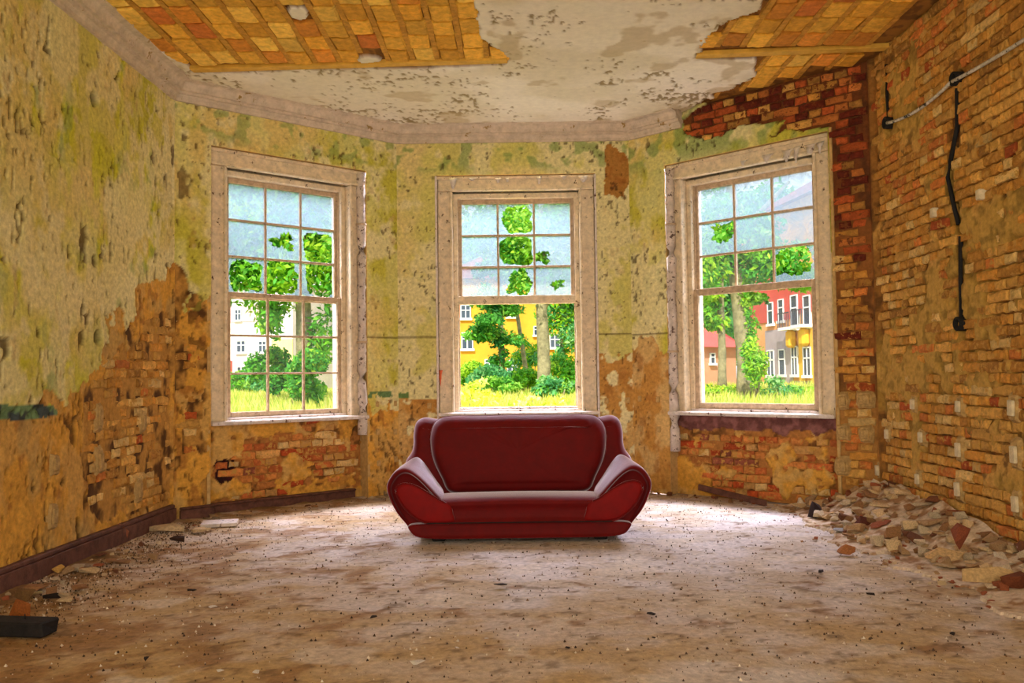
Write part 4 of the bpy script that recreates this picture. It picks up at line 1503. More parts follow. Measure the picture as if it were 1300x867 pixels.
def heap_h(X, Y):
    X = np.asarray(X, float); Y = np.asarray(Y, float)
    front = np.full(X.shape, 9.0)
    for a, b in zip(heap_poly[:7], heap_poly[1:8]):
        front = np.minimum(front, dist_seg(X, Y, a, b))
    jx = (fbm(X * 5, Y * 5, 941, 4) - 0.5) * 0.5
    inside = inpoly(X + jx, Y + jx, [tuple(p) for p in heap_poly])
    front = np.where(inpoly(X, Y, [tuple(p) for p in heap_poly]), front, 0.0)
    h = 0.30 * sstep(0.0, 0.95, front) * (0.75 + 0.5 * fbm(X * 3, Y * 3, 911, 3))
    h = h * (0.65 + 0.5 * sstep(5.2, 7.4, Y))
    return np.where(inside, h, 0) + np.where(inside, 0.012 * fbm(X * 14, Y * 14, 915, 3), 0)


xs = np.arange(1.8, CR[0] - 0.005, 0.02); ys = np.arange(4.3, 8.95, 0.02)
X, Y = np.meshgrid(xs, ys, indexing='ij')
Hh = heap_h(X, Y); Hh = np.where(Hh > 0.002, Hh + 0.002, -0.04)
cc = mixc(np.ones(X.shape + (3,)) * srgb(204, 182, 156), srgb(150, 112, 74), sstep(0.45, 0.62, fbm(X * 12, Y * 12, 921, 4)))
cc = mixc(cc, srgb(206, 182, 150), sstep(0.55, 0.65, fbm(X * 9, Y * 9, 925, 4)) * 0.7)
keep = np.ones(X.shape, bool)
# keep the heap on the room side of the bay wall
inside_room = ((Y - B2[1]) * (CR[0] - B2[0]) - (X - B2[0]) * (CR[1] - B2[1])) < 0.06
keep &= inside_room
idx = np.arange(X.size).reshape(X.shape)
kf = keep[:-1, :-1] & keep[1:, :-1] & keep[1:, 1:] & keep[:-1, 1:]
pos = Hh > 0
kf &= pos[:-1, :-1] | pos[1:, :-1] | pos[1:, 1:] | pos[:-1, 1:]
faces = np.stack([idx[:-1, :-1][kf], idx[1:, :-1][kf], idx[1:, 1:][kf], idx[:-1, 1:][kf]], -1)
used = np.unique(faces); remap = -np.ones(X.size, int); remap[used] = np.arange(len(used))
heap = new('rubble_heap', mesh_from(np.stack([X, Y, Hh], -1).reshape(-1, 3)[used], remap[faces], cols=cc.reshape(-1, 3)[used]), M_GRIT)
tag(heap, 'heap of crushed plaster and mortar along the brick wall', 'rubble', kind='stuff')

RCN = ['tan', 'buff', 'brown', 'off-white', 'reddish', 'dark brown']
RC = [srgb(206, 176, 132), srgb(188, 150, 106), srgb(160, 116, 76), srgb(214, 192, 158), srgb(160, 88, 54), srgb(120, 74, 48)]


def drop(name, me, x, y, sc, col, label, cat, group, z=None, rot=None):
    o = new(name, me)
    h = float(heap_h(np.array([x]), np.array([y]))[0]) if z is None else z
    o.location = (x, y, h + (0.0 if h > 0.02 else 0.004))
    o.scale = sc if hasattr(sc, '__len__') else (sc, sc, sc)
    o.rotation_euler = rot if rot is not None else ((random.random() - 0.5) * 0.7, (random.random() - 0.5) * 0.7, random.random() * 6.28)
    if rot is None and h < 0.05: o.rotation_euler = (0, 0, random.random() * 6.28)
    o.color = (*np.clip(col, 0, 1), 1)
    tag(o, label, cat, group)
    return o


rnd = random.Random(5)
placed = 0
tries = 0
while placed < 270 and tries < 6000:
    tries += 1
    y = rnd.uniform(4.9, 8.6); x = rnd.uniform(1.9, CR[0] - 0.06)
    px_, py_ = project((x, y, 0.1))
    if not (px_ < 1310): continue
    if (y - B2[1]) * (CR[0] - B2[0]) - (x - B2[0]) * (CR[1] - B2[1]) > -0.18: continue
    h = float(heap_h(np.array([x]), np.array([y]))[0])
    if h < 0.015: continue
    s = rnd.choice([0.05, 0.06, 0.07, 0.08, 0.09, 0.11, 0.14]) * (0.8 + 0.5 * rnd.random())
    k = rnd.random()
    ci = rnd.choices(range(6), [5, 4, 3, 3, 1.2, 1.0])[0]
    cn = RCN[ci]
    col = RC[ci] * (0.75 + 0.45 * rnd.random())
    if k < 0.5:
        drop('plaster_shard', rnd.choice(SH), x, y, s * 1.3, col, 'flat %s plaster shard on the rubble heap by the brick wall' % cn, 'shard', 'plaster shards on the rubble heap')
    else:
        drop('mortar_lump', rnd.choice(CH), x, y, s, col, 'broken %s mortar lump on the rubble heap by the brick wall' % cn, 'rubble', 'mortar lumps on the rubble heap')
    placed += 1
for k in range(60):
    i = rnd.randrange(0, 7); t = rnd.random()
    a = np.array(heap_poly[i]); b = np.array(heap_poly[i + 1]); q = a + (b - a) * t
    q = q + np.array([-abs(rnd.gauss(0, 0.10)), -abs(rnd.gauss(0, 0.10))]) + 0.04
    s = rnd.choice([0.025, 0.03, 0.04, 0.05]) * (0.8 + 0.5 * rnd.random())
    ci = rnd.randrange(0, 5)
    drop('heap_crumb', rnd.choice(SH + CH), q[0], q[1], s, RC[ci], 'small %s crumb strewn on the floor along the foot of the heap' % RCN[ci], 'rubble', 'crumbs at the foot of the heap', z=0.002, rot=(0, 0, rnd.random() * 6.28))
# larger pieces one can point to
def big_piece(name, px, py, wpx, kind, sc, col, label, cat, lift=0.0, rot=None):
    p = floor_at(px, py)
    for _ in range(8):
        h = float(heap_h(np.array([p[0]]), np.array([p[1]]))[0]) + lift
        p = floor_at(px, py, h)
    s = wpx * p[1] / F / 0.8
    me = (SH if kind == 's' else CH)[(int(px) * 3) % 14]
    return drop(name, me, p[0], p[1], (s * sc[0], s * sc[1], s * sc[2]), col, label, cat, None, z=h, rot=rot)


big_piece('charred_block', 1037, 657, 20, 'c', (1, 1, 1.5), srgb(44, 26, 20), 'small charred block lying on the floor before the rubble', 'block', rot=(0, 0, 0.4))
big_piece('brick_fragment', 1074, 704, 24, 'c', (1, 0.7, 0.9), srgb(176, 112, 66), 'brown brick fragment lying alone on the floor before the heap', 'brick', rot=(0, 0, 0.1))
big_piece('tile_shard', 1066, 675, 26, 's', (1, 0.8, 0.8), srgb(160, 158, 160), 'grey tile shard at the foot of the rubble heap', 'tile', rot=(0, 0.1, 0.9))
big_piece('brick_fragment', 1100, 672, 30, 'c', (1, 0.8, 0.8), srgb(96, 44, 24), 'dark red brick half at the front of the heap', 'brick', rot=(0.1, 0, 0.5))
big_piece('stone_chunk', 1132, 684, 32, 'c', (1, 0.8, 1.0), srgb(214, 184, 136), 'pale rounded stone chunk beside the dark red brick half', 'stone', rot=(0, 0.1, 0.2))
big_piece('plaster_slab', 1133, 622, 18, 's', (1.1, 1.5, 1.2), srgb(196, 172, 140), 'pale plaster slab standing upright against the wall corner', 'slab', lift=0.0, rot=(1.3, 0.0, 0.9))
big_piece('plaster_slab', 1171, 668, 26, 's', (1.0, 1.3, 1.2), srgb(200, 168, 120), 'pointed plaster slab leaning on the heap under the brick wall', 'slab', rot=(0.9, 0.2, 0.7))
big_piece('brick_fragment', 1216, 690, 34, 'c', (1.1, 0.7, 1.0), srgb(140, 74, 48), 'long reddish brick fragment tilted on top of the heap', 'brick', rot=(0.2, -0.5, 0.6))
big_piece('stone_chunk', 1200, 712, 42, 'c', (1.2, 0.6, 0.7), srgb(206, 168, 118), 'long tan stone lying across the heap front', 'stone', rot=(0, 0, -0.35))
big_piece('stone_chunk', 1252, 690, 40, 'c', (1.0, 0.9, 1.2), srgb(168, 126, 70), 'large brown boulder-like mortar lump against the brick wall', 'stone', rot=(0, 0, 1.0))
big_piece('stone_chunk', 1290, 690, 40, 'c', (0.9, 0.9, 1.3), srgb(196, 160, 106), 'large pale mortar lump at the near end of the heap', 'stone', rot=(0, 0, 2.0))
big_piece('stone_chunk', 1243, 703, 46, 'c', (1.2, 0.7, 0.8), srgb(190, 146, 92), 'flat-topped tan stone beneath the brown boulder', 'stone', rot=(0, 0, 0.1))
big_piece('plaster_shard', 1272, 710, 20, 's', (1.0, 1.0, 1.6), srgb(226, 208, 180), 'bright white plaster shard standing out on the heap', 'shard', rot=(0.4, 0.2, 0.3))
big_piece('stone_chunk', 1258, 742, 62, 's', (1.1, 0.32, 1.6), srgb(200, 164, 112), 'long pale kerb-like stone at the foot of the heap', 'stone', rot=(0, 0, -0.2))
big_piece('brick_fragment', 1292, 745, 40, 'c', (1.0, 0.8, 0.7), srgb(120, 62, 34), 'dark brown brick lump behind the kerb-like stone', 'brick', rot=(0, 0, 0.6))
big_piece('charred_lump', 1187, 690, 30, 'c', (1, 0.9, 0.8), srgb(40, 24, 16), 'charred black lump sunk in the middle of the heap', 'lump', rot=(0, 0, 0.3))

# debris along the left wall and under the left window
for k in range(70):
    t = rnd.random()
    if t < 0.62:
        y = rnd.uniform(4.8, 7.7); x = CL[0] + 0.10 + abs(rnd.gauss(0, 0.22))
    else:
        u = rnd.uniform(0.1, WBL.L); d = 0.06 + abs(rnd.gauss(0, 0.12)); q = WBL.world(u, -d, 0); x, y = q[0], q[1]
    s = rnd.choice([0.04, 0.05, 0.06, 0.08, 0.10]) * (0.8 + 0.5 * rnd.random())
    col = rnd.choices(RC, [4, 4, 3, 2, 1.2, 2.0])[0] * (0.7 + 0.45 * rnd.random())
    if rnd.random() < 0.6:
        drop('plaster_flake', rnd.choice(SH), x, y, s * 1.4, col, 'flat plaster flake fallen along the dark baseboard', 'shard', 'plaster flakes along the left baseboard', z=0.008)
    else:
        drop('mortar_crumb', rnd.choice(CH), x, y, s * 0.8, col, 'small mortar crumb fallen along the dark baseboard', 'rubble', 'mortar crumbs along the left baseboard', z=0.006)
for k in range(26):
    u = rnd.uniform(0.1, WBR.L * 0.6); q = WBR.world(u, -(0.03 + abs(rnd.gauss(0, 0.08))), 0)
    s = rnd.choice([0.04, 0.05, 0.07]) * (0.8 + 0.5 * rnd.random())
    drop('rubble_crumb', rnd.choice(SH + CH), q[0], q[1], s, rnd.choice(RC) * 0.95, 'small crumb of rubble under the window by the brick pier', 'rubble', 'crumbs under the right window', z=0.006)


def left_piece(name, px, py, wpx, kind, sc, col, label, cat, rot):
    p = floor_at(px, py)
    s = wpx * p[1] / F / 0.8
    me = (SH if kind == 's' else CH)[(int(px) * 5) % 14]
    return drop(name, me, p[0], p[1], (s * sc[0], s * sc[1], s * sc[2]), col, label, cat, None, z=0.004, rot=rot)


p = floor_at(279, 667)
bm = bmesh.new(); box(bm, -0.15, 0.15, -0.12, 0.12, 0, 0.03, 0.004)
o = new('wooden_board', bm_mesh(bm), M_SILL); o.location = (p[0], p[1], 0.004); o.rotation_euler = (0, 0, 0.25)
tag(o, 'small pale square board lying on the floor under the left window', 'board')
left_piece('brick_fragment', 146, 690, 30, 'c', (0.9, 0.7, 1.3), srgb(150, 92, 66), 'reddish brick fragment leaning against the dark baseboard', 'brick', (0.0, 0.25, 0.8))
left_piece('stone_chunk', 73, 728, 18, 'c', (1, 0.8, 1.1), srgb(206, 156, 80), 'yellow stone lying beside the dark baseboard', 'stone', (0, 0, 0.5))
left_piece('plaster_slab', 212, 676, 44, 's', (1.0, 0.6, 1.0), srgb(196, 168, 128), 'thin pale slab lying near the corner of the baseboard', 'slab', (0, 0, 0.4))
left_piece('stone_chunk', 225, 690, 18, 'c', (1, 0.8, 0.8), srgb(60, 36, 24), 'dark stone beside the thin pale slab', 'stone', (0, 0, 0.2))
left_piece('stone_chunk', 32, 764, 22, 'c', (1, 0.8, 1.2), srgb(120, 88, 50), 'brown stone in the debris by the wall foot', 'stone', (0, 0, 0.9))
left_piece('stone_chunk', 66, 762, 24, 's', (1, 0.7, 1.2), srgb(34, 22, 14), 'flat black stone on the floor near the brown stone', 'stone', (0, 0, 0.3))
left_piece('stone_chunk', 45, 757, 16, 's', (1, 0.7, 1.4), srgb(206, 184, 130), 'flat pale stone between the brown and the black stone', 'stone', (0, 0, 0.3))
# charred plank in the near corner and the lump behind it
p0 = floor_at(60, 806); 
plank = empty('charred_plank', (p0[0], p0[1], 0.0), math.radians(172))
me = boxes([(-0.02, 0.62, -0.06, 0.07, 0.004, 0.075)], 0.008)
for v in me.vertices:
    if v.co.x < 0.05: v.co.x += 0.02 * (vnoise(v.co.y * 60, v.co.z * 70, 3) - 0.5)
new('plank', me, M_DARK, plank)
new('nail', tube([(0.12, 0.0, 0.06), (0.12, 0.004, 0.10)], 0.003, 6), M_DARK, plank)
tag(plank, 'charred black plank lying on the floor in the near corner', 'plank')
q = floor_at(8, 800)
drop('earth_clod', CH[3], q[0] - 0.02, q[1] + 0.13, (0.16, 0.13, 0.22), srgb(150, 84, 30), 'orange-brown clod of earth behind the charred plank', 'clod', None, z=0.002, rot=(0, 0, 0.4))
# timber strip leaning along the right bay parapet
a = WBR.world(WBR.px(885, 622)[0], 0.03, 0.10); b = WBR.world(WBR.px(978, 634)[0], -0.08, 0.02)
L_ = float(np.linalg.norm(b - a))
st = new('timber_strip', boxes([(0, L_, -0.012, 0.012, -0.03, 0.03)], 0.004), M_BOARD)
st.location = a
d_ = Vector(b - a); st.rotation_euler = d_.to_track_quat('X', 'Z').to_euler()
tag(st, 'dark timber strip leaning at the foot of the brick parapet', 'strip')

# pale chips lying singly on the open floor
for (x, y, wp) in ((530, 844, 17), (536, 770, 9), (580, 825, 6), (270, 773, 10), (279, 854, 11), (126, 803, 10), (325, 856, 10), (618, 813, 6)):
    p = floor_at(x, y); s = wp * p[1] / F / 0.8
    drop('pale_chip', SH[(x + y) % 14], p[0], p[1], s, srgb(226, 214, 196), 'small white plaster chip lying on the open floor', 'chip', 'white chips scattered on the open floor', z=0.004)
for (x, y, wp) in ((827, 782, 12), (635, 746, 18), (474, 786, 12), (1105, 757, 12), (1042, 728, 12), (244, 752, 10), (243, 752, 12), (186, 840, 14), (830, 812, 6), (720, 825, 8), (1210, 808, 14)):
    p = floor_at(x, y); s = wp * p[1] / F / 0.8
    drop('dark_chip', SH[(x * 3 + y) % 14], p[0], p[1], (s, s * 0.6, s), srgb(44, 30, 22), 'small dark splinter lying on the open floor', 'chip', 'dark splinters scattered on the open floor', z=0.004)

# grit
V = []; Fc = []; C = []
rg = np.random.RandomState(3)
for i in range(9000):
    x = rg.uniform(-3.0, 3.1); y = rg.uniform(3.3, 9.3)
    if i % 3 == 0:
        x = CL[0] + 0.05 + abs(rg.normal(0, 0.35)); y = rg.uniform(4.5, 7.8)
    if y > 7.8 and (y - CL[1]) - (abs(x) < 3.09) * 0 > (3.05 - abs(x)) * 0.87: continue
    s = 0.0025 + 0.0075 * rg.rand() ** 3
    b = len(V); an = rg.rand() * 6.28
    V += [(x + s * math.cos(an), y + s * math.sin(an), 0.0), (x + s * math.cos(an + 2.1), y + s * math.sin(an + 2.1), 0.0), (x + s * math.cos(an + 4.2), y + s * math.sin(an + 4.2), 0.0), (x, y, s * 0.9 + 0.004)]
    Fc += [(b, b + 1, b + 3), (b + 1, b + 2, b + 3), (b + 2, b, b + 3)]
    k = [srgb(60, 42, 30), srgb(120, 86, 52), srgb(214, 196, 170), srgb(80, 60, 44)][rg.randint(4)]
    C += [k] * 4
tag(new('floor_grit', mesh_from(V, Fc, cols=np.array(C)), M_GRIT), 'loose grit and crumbs strewn over the floor', 'grit', kind='stuff')

#@@PART4
# ------------------------------------------------------------------ outdoors
def ground_z(Y):
    return np.interp(Y, [9, 20, 37, 60, 140], [-0.3, 0.05, 0.3, 0.4, 0.45])


us = np.linspace(-60, 60, 80); zs = np.concatenate([np.linspace(10.2, 60, 60), np.linspace(61, 140, 30)])


def f_ground(X, Y):
    n = fbm(X * 0.3, Y * 0.3, 1001, 4)
    c = mixc(np.ones(X.shape + (3,)) * srgb(150, 170, 60), srgb(196, 190, 80), sstep(0.4, 0.6, n))
    return ground_z(Y) + 0.1 * (n - 0.5), c


me = grid_mesh(us, zs, f_ground)
co = np.empty(len(me.vertices) * 3); me.vertices.foreach_get('co', co); co = co.reshape(-1, 3)
me.vertices.foreach_set('co', np.stack([co[:, 0], co[:, 2], co[:, 1]], -1).ravel()); me.flip_normals(); me.update()
tag(new('garden_ground', me, M_LEAF), kind='structure')


def leaf_cloud(centers, n, size, cols, seed, droop=0.3):
    """leaf blades spread over ellipsoid clumps: (x, y, z, rx, ry, rz)"""
    rg = np.random.RandomState(seed)
    wt = np.array([c[3] * c[4] * c[5] for c in centers]) ** 0.7
    pick = rg.choice(len(centers), n, p=wt / wt.sum())
    cen = np.array(centers)[pick]
    d = rg.normal(size=(n, 3)); d /= np.linalg.norm(d, axis=1)[:, None]
    r = rg.rand(n) ** 0.45
    P = cen[:, :3] + d * r[:, None] * cen[:, 3:]
    nn = d * 0.5 + rg.normal(size=(n, 3)) * 0.7 + np.array([0, 0, 0.5]); nn /= np.linalg.norm(nn, axis=1)[:, None]
    t = rg.normal(size=(n, 3)); t -= (t * nn).sum(1)[:, None] * nn; t /= np.linalg.norm(t, axis=1)[:, None]
    b = np.cross(nn, t)
    s = size * (0.6 + 0.8 * rg.rand(n))[:, None]
    V = np.stack([P - t * s, P + b * s * 0.45 - nn * s * 0.08, P + t * s - np.array([0, 0, 1]) * s * droop, P - b * s * 0.45 - nn * s * 0.08], 1).reshape(-1, 3)
    k = np.arange(n) * 4
    Fc = np.stack([k, k + 1, k + 2, k + 3], -1)
    cols = np.array(cols)
    # clumps differ in hue, blades differ a little within them
    clump = rg.randint(len(cols), size=len(centers))[pick]
    sw = rg.rand(n) < 0.35
    ci = np.where(sw, rg.randint(len(cols), size=n), clump)
    C = cols[ci] * (0.7 + 0.6 * rg.rand(n))[:, None]
    me = bpy.data.meshes.new('leaves')
    me.vertices.add(n * 4); me.vertices.foreach_set('co', V.ravel())
    me.loops.add(n * 4); me.loops.foreach_set('vertex_index', Fc.ravel().astype(np.int32))
    me.polygons.add(n); me.polygons.foreach_set('loop_start', np.arange(n) * 4); me.polygons.foreach_set('loop_total', np.full(n, 4))
    me.update(calc_edges=True)
    set_cols(me, np.repeat(np.clip(C, 0, 1), 4, 0))
    return me


LIME = [srgb(150, 200, 40), srgb(120, 186, 40), srgb(178, 214, 60), srgb(96, 168, 44)]
MID = [srgb(104, 180, 56), srgb(130, 198, 70), srgb(84, 160, 60), srgb(158, 206, 80)]
BLUE = [srgb(104, 178, 100), srgb(136, 196, 122), srgb(84, 158, 94), srgb(164, 212, 132)]
DARK_ = [srgb(56, 130, 48), srgb(80, 154, 54), srgb(48, 112, 52), srgb(104, 170, 60)]
YEL = [srgb(222, 222, 60), srgb(200, 214, 60), srgb(180, 204, 60), srgb(232, 226, 110)]


def clumps(cx, cy, cz, rx, ry, rz, n, seed, k=0.42):
    rg = np.random.RandomState(seed)
    out = []
    for i in range(n):
        d = rg.normal(size=3); d /= np.linalg.norm(d); r = 0.25 + 0.6 * rg.rand()
        s = k * (0.7 + 0.6 * rg.rand())
        out.append((cx + d[0] * r * rx, cy + d[1] * r * ry, cz + d[2] * r * rz, rx * s, ry * s, rz * s))
    return out


def tree(name, label, px, Y, trunk_px, lean, height, crown, cols, n, size, seed, group=None, crown_n=9, forks=(), cat='tree', trunk_mat=M_BARK):
    """px: trunk foot column; crown: (px_center, py_center, rx m, rz m)"""
    foot = at_dist(px, 500, Y); gz = float(ground_z(Y))
    root = empty(name, (foot[0], Y, gz))
    r = max(0.06, trunk_px * Y / F / 2)
    top = (lean * height, 0.3, height)
    pts = [(top[0] * t ** 1.2 + 0.12 * r * math.sin(t * 9), top[1] * t, height * t) for t in np.linspace(0, 1, 12)]
    rad = [r * (1.25 - 0.75 * t) if t > 0.06 else r * 1.5 for t in np.linspace(0, 1, 12)]
    new('trunk', tube(pts, rad, 10, 0.15), trunk_mat, root)
    for (h0, dx, dz, rr) in forks:
        b0 = Vector((top[0] * (h0 / height) ** 1.2, 0.1, h0))
        new('branch', tube([b0, b0 + Vector((dx * 0.4, 0.1, dz * 0.4)), b0 + Vector((dx, 0.3, dz))], [r * rr, r * rr * 0.8, r * rr * 0.4], 7), trunk_mat, root)
    cs = []
    for (cx, cyp, rx, rz) in crown:
        c = at_dist(cx, cyp, Y)
        cs += clumps(c[0] - foot[0], 0.0, c[2] - gz, rx, min(rx, 2.5), rz, crown_n, seed + int(cx))
    f = new('foliage', leaf_cloud(cs, n, size, cols, seed), M_LEAF, root)
    f['kind'] = 'stuff'
    tag(root, label, cat, group)
    return root


def bush(name, label, px, py, Y, rx, rz, cols, n, size, seed, group=None, cat='bush'):
    c = at_dist(px, py, Y); gz = float(ground_z(Y))
    root = empty(name, (c[0], Y, gz))
    f = new('foliage', leaf_cloud(clumps(0, 0, c[2] - gz, rx, min(rx, 1.6), rz, 8, seed), n, size, cols, seed), M_LEAF, root)
    f['kind'] = 'stuff'
    rgs = random.Random(seed)
    for k in range(3):
        an = rgs.random() * 6.28
        new('stem', tube([(0, 0, -0.05), (0.25 * rx * math.cos(an), 0.2 * math.sin(an), max(0.3, (c[2] - gz) * 0.9))], [0.05, 0.02], 6), M_BARK, root)
    tag(root, label, cat, group)
    return root


# --- seen through the left window
tree('garden_tree', 'stout pale-barked tree before the white house', 384, 34, 20, 0.01, 9.5, [(300, 300, 2.4, 2.0), (350, 345, 2.4, 1.8), (400, 320, 2.2, 2.6), (330, 260, 3.0, 2.0), (390, 250, 2.4, 2.2), (340, 400, 1.0, 1.0), (405, 420, 0.9, 1.6), (300, 340, 1.6, 1.3), (345, 310, 1.8, 1.5)], LIME + MID, 16000, 0.15, 21)
bush('garden_bush', 'dense green bush hiding the foot of the stout tree', 385, 478, 30, 1.3, 1.1, MID + LIME, 4500, 0.10, 22)
bush('garden_bush', 'tall green bush beside the stout tree', 352, 462, 36, 1.1, 1.3, MID + DARK_, 3500, 0.11, 23)
bush('hedge_bush', 'low bright hedge bush before the white house', 300, 486, 52, 2.2, 0.75, LIME + MID, 3500, 0.13, 24)
bush('hedge_bush', 'low dull green hedge bush next to the bright one', 335, 487, 50, 1.6, 0.7, MID + BLUE, 3000, 0.13, 25)
tree('back_tree', 'large blue-green tree behind the white house', 310, 88, 8, 0, 14, [(290, 265, 6, 4), (340, 270, 6, 4.5), (400, 290, 6, 4), (300, 330, 3.5, 2.5), (420, 380, 4, 4)], BLUE + MID, 6000, 0.36, 26)
# --- through the middle window
tree('garden_tree', 'grey-barked forked tree before the yellow house', 690, 36, 15.5, 0.0, 8.0, [(655, 300, 1.9, 1.9), (660, 345, 1.5, 1.6), (700, 280, 2.2, 2.0), (720, 330, 1.6, 1.6), (610, 300, 1.8, 1.6)], LIME + MID, 8000, 0.13, 31, forks=((3.6, 1.0, 2.2, 0.5), (3.7, -0.9, 2.4, 0.45)))
tree('dark_tree', 'dark green layered tree before the yellow house', 637, 46, 8, 0.0, 8, [(630, 400, 1.6, 0.9), (618, 425, 1.5, 0.7), (645, 432, 1.2, 0.6), (632, 375, 1.6, 1.0), (635, 455, 0.7, 0.6), (628, 340, 1.7, 1.2)], DARK_ + MID, 6500, 0.14, 32, trunk_mat=M_BARK)
tree('thin_tree', 'thin leaning tree between the dark tree and the forked tree', 670, 48, 5.5, -0.13, 8, [(660, 350, 1.2, 1.0), (672, 330, 1.4, 1.2)], MID, 2000, 0.14, 33)
tree('back_tree', 'pale blue-green tree standing behind the forked tree', 715, 62, 6, 0.0, 12, [(712, 400, 2.0, 2.2), (722, 440, 1.6, 1.8), (705, 350, 2.4, 2.2), (730, 380, 2, 3)], BLUE + LIME, 5000, 0.2, 34)
tree('back_tree', 'tall light green tree rising above the yellow house', 600, 95, 6, 0.0, 18, [(595, 290, 5, 4), (640, 270, 5, 4), (690, 285, 5, 4), (610, 350, 3.5, 3), (725, 300, 4, 4)], BLUE + LIME, 6000, 0.36, 35)
for i, (x, y, Y, rx, rz, cl, lb) in enumerate(((600, 473, 44, 1.2, 0.9, LIME, 'pale lime bush under the yellow house window'), (622, 482, 40, 1.4, 0.7, BLUE, 'blue-green bush beneath the dark layered tree'),
                                               (665, 480, 42, 1.3, 0.8, MID + LIME, 'bright green bush left of the forked tree foot'), (712, 470, 40, 1.2, 1.1, LIME + MID, 'tall lime bush behind the forked tree foot'),
                                               (712, 492, 33, 0.9, 0.5, BLUE + MID, 'low blue-green bush right of the forked tree foot'), (645, 488, 38, 1.2, 0.5, MID, 'low mid green bush in front of the house door'),
                                               (675, 450, 52, 1.4, 1.0, BLUE + LIME, 'pale bush against the yellow house wall'))):
    bush('garden_bush', lb, x, y, Y, rx, rz, cl, 2600, 0.10, 40 + i)
# --- through the right window
ivy_t = tree('ivy_tree', 'thick pale trunk overgrown with bright ivy', 950, 33, 23, -0.055, 9, [(930, 300, 2.2, 1.6), (980, 335, 1.8, 1.2), (905, 345, 1.3, 1.2), (960, 380, 0.8, 0.35), (1010, 360, 1.2, 0.6)], LIME + MID, 7000, 0.13, 51, forks=((6.2, 2.2, 2.2, 0.4),))
g0 = ivy_t.location
cs = []
for k in range(13):
    h = 0.3 + k * 0.42
    cs.append((-0.055 * 9 * (h / 9) ** 1.2 + 0.18 + 0.1 * math.sin(k * 1.3), -0.32, h, 0.24 + 0.1 * (k % 3 == 0), 0.15, 0.28))
f = new('ivy', leaf_cloud(cs, 1500, 0.08, LIME + MID, 52), M_LEAF, ivy_t); f['kind'] = 'stuff'
tree('thin_tree', 'slender brown trunk beside the ivy-clad trunk', 917, 42, 9.5, 0.02, 9, [(905, 400, 1.0, 0.9), (915, 340, 1.8, 1.5), (898, 372, 1.0, 0.9)], LIME, 3500, 0.14, 53)
bush('sapling', 'leafy sapling to the right of the ivy-clad trunk', 960, 455, 31, 0.62, 1.2, MID + LIME, 1500, 0.09, 54, cat='sapling')
bush('sapling', 'sparse young sapling before the grey house wall', 985, 490, 32, 0.9, 0.45, MID + BLUE, 500, 0.09, 55, cat='sapling')
tree('back_tree', 'large blue-green tree behind the brick house', 905, 92, 8, 0, 16, [(905, 400, 3.5, 3.5), (900, 320, 4, 4), (930, 270, 6, 4), (990, 270, 6, 4.5), (1030, 290, 5, 3.5)], BLUE + MID, 6500, 0.36, 56)
for i, (x, y, rx, lb) in enumerate(((912, 497, 0.9, 'grassy bush at the foot of the slender trunk'), (965, 500, 0.9, 'low hedge bush right of the ivy-clad trunk'), (1000, 500, 1.0, 'low hedge bush before the grey house wall'), (1028, 500, 0.9, 'low hedge bush under the yellow house windows'))):
    bush('hedge_bush', lb, x, y, 34 + 2 * (i % 2), rx, 0.35, LIME + YEL, 1500, 0.09, 60 + i)

# trees closing the garden behind and between the houses
for i, (X_, Y_) in enumerate(((-34, 104), (-27, 98), (-17, 110), (-12, 100), (-8, 84), (8, 84), (13, 96), (17, 80), (31, 98), (36, 84), (-38, 84), (-5, 108), (4, 110), (24, 106))):
    gz = float(ground_z(Y_))
    root = empty('distant_tree', (X_, Y_, gz))
    hh = 11 + 4 * ((i * 5) % 4) / 3
    new('trunk', tube([(0, 0, -0.1), (0.1, 0, hh * 0.4), (0.0, 0.2, hh * 0.8)], [0.4, 0.3, 0.12], 8), M_BARK, root)
    f = new('foliage', leaf_cloud(clumps(0, 0, hh * 0.58, 5.0, 3.5, hh * 0.46, 12, 700 + i), 3200, 0.42, (BLUE + MID if i % 2 else MID + LIME), 700 + i), M_LEAF, root); f['kind'] = 'stuff'
    tag(root, 'distant leafy tree at the far edge of the garden', 'tree', 'trees at the far edge of the garden')

# tall flowering weeds just outside the middle window
def weed(px, Y, h, seed, cols):
    foot = at_dist(px, 515, Y); gz = float(ground_z(Y))
    root = empty('tall_weed', (foot[0], Y, gz))
    rg = random.Random(seed)
    st = [(0, 0, 0), (0.05 * rg.uniform(-1, 1), 0, h * 0.5), (0.12 * rg.uniform(-1, 1), 0, h)]
    new('stem', tube(st, [0.012, 0.01, 0.006], 6), M_BARK, root)
    cs = [(st[2][0] * t, 0, h * t, 0.16 * (1.2 - 0.5 * t), 0.16, 0.07) for t in np.linspace(0.35, 1.0, 7)]
    f = new('leaves', leaf_cloud(cs, 160, 0.055, cols, seed, 0.5), M_LEAF, root); f['kind'] = 'stuff'
    tag(root, 'tall yellow-green weed growing outside the middle window', 'weed', 'weeds outside the middle window')


for i, px in enumerate((588, 594, 600, 607, 613, 620, 627, 634, 645, 660, 668, 680, 688, 697, 706, 716)):
    Y = 12.5 + 2.2 * ((i * 7) % 5) / 4
    hh = {0: 1.02, 1: 1.16, 2: 1.08}.get(i % 3) if px < 615 else (0.76 + 0.05 * (i % 4))
    weed(px, Y, hh - float(ground_z(Y)), 300 + i, YEL)

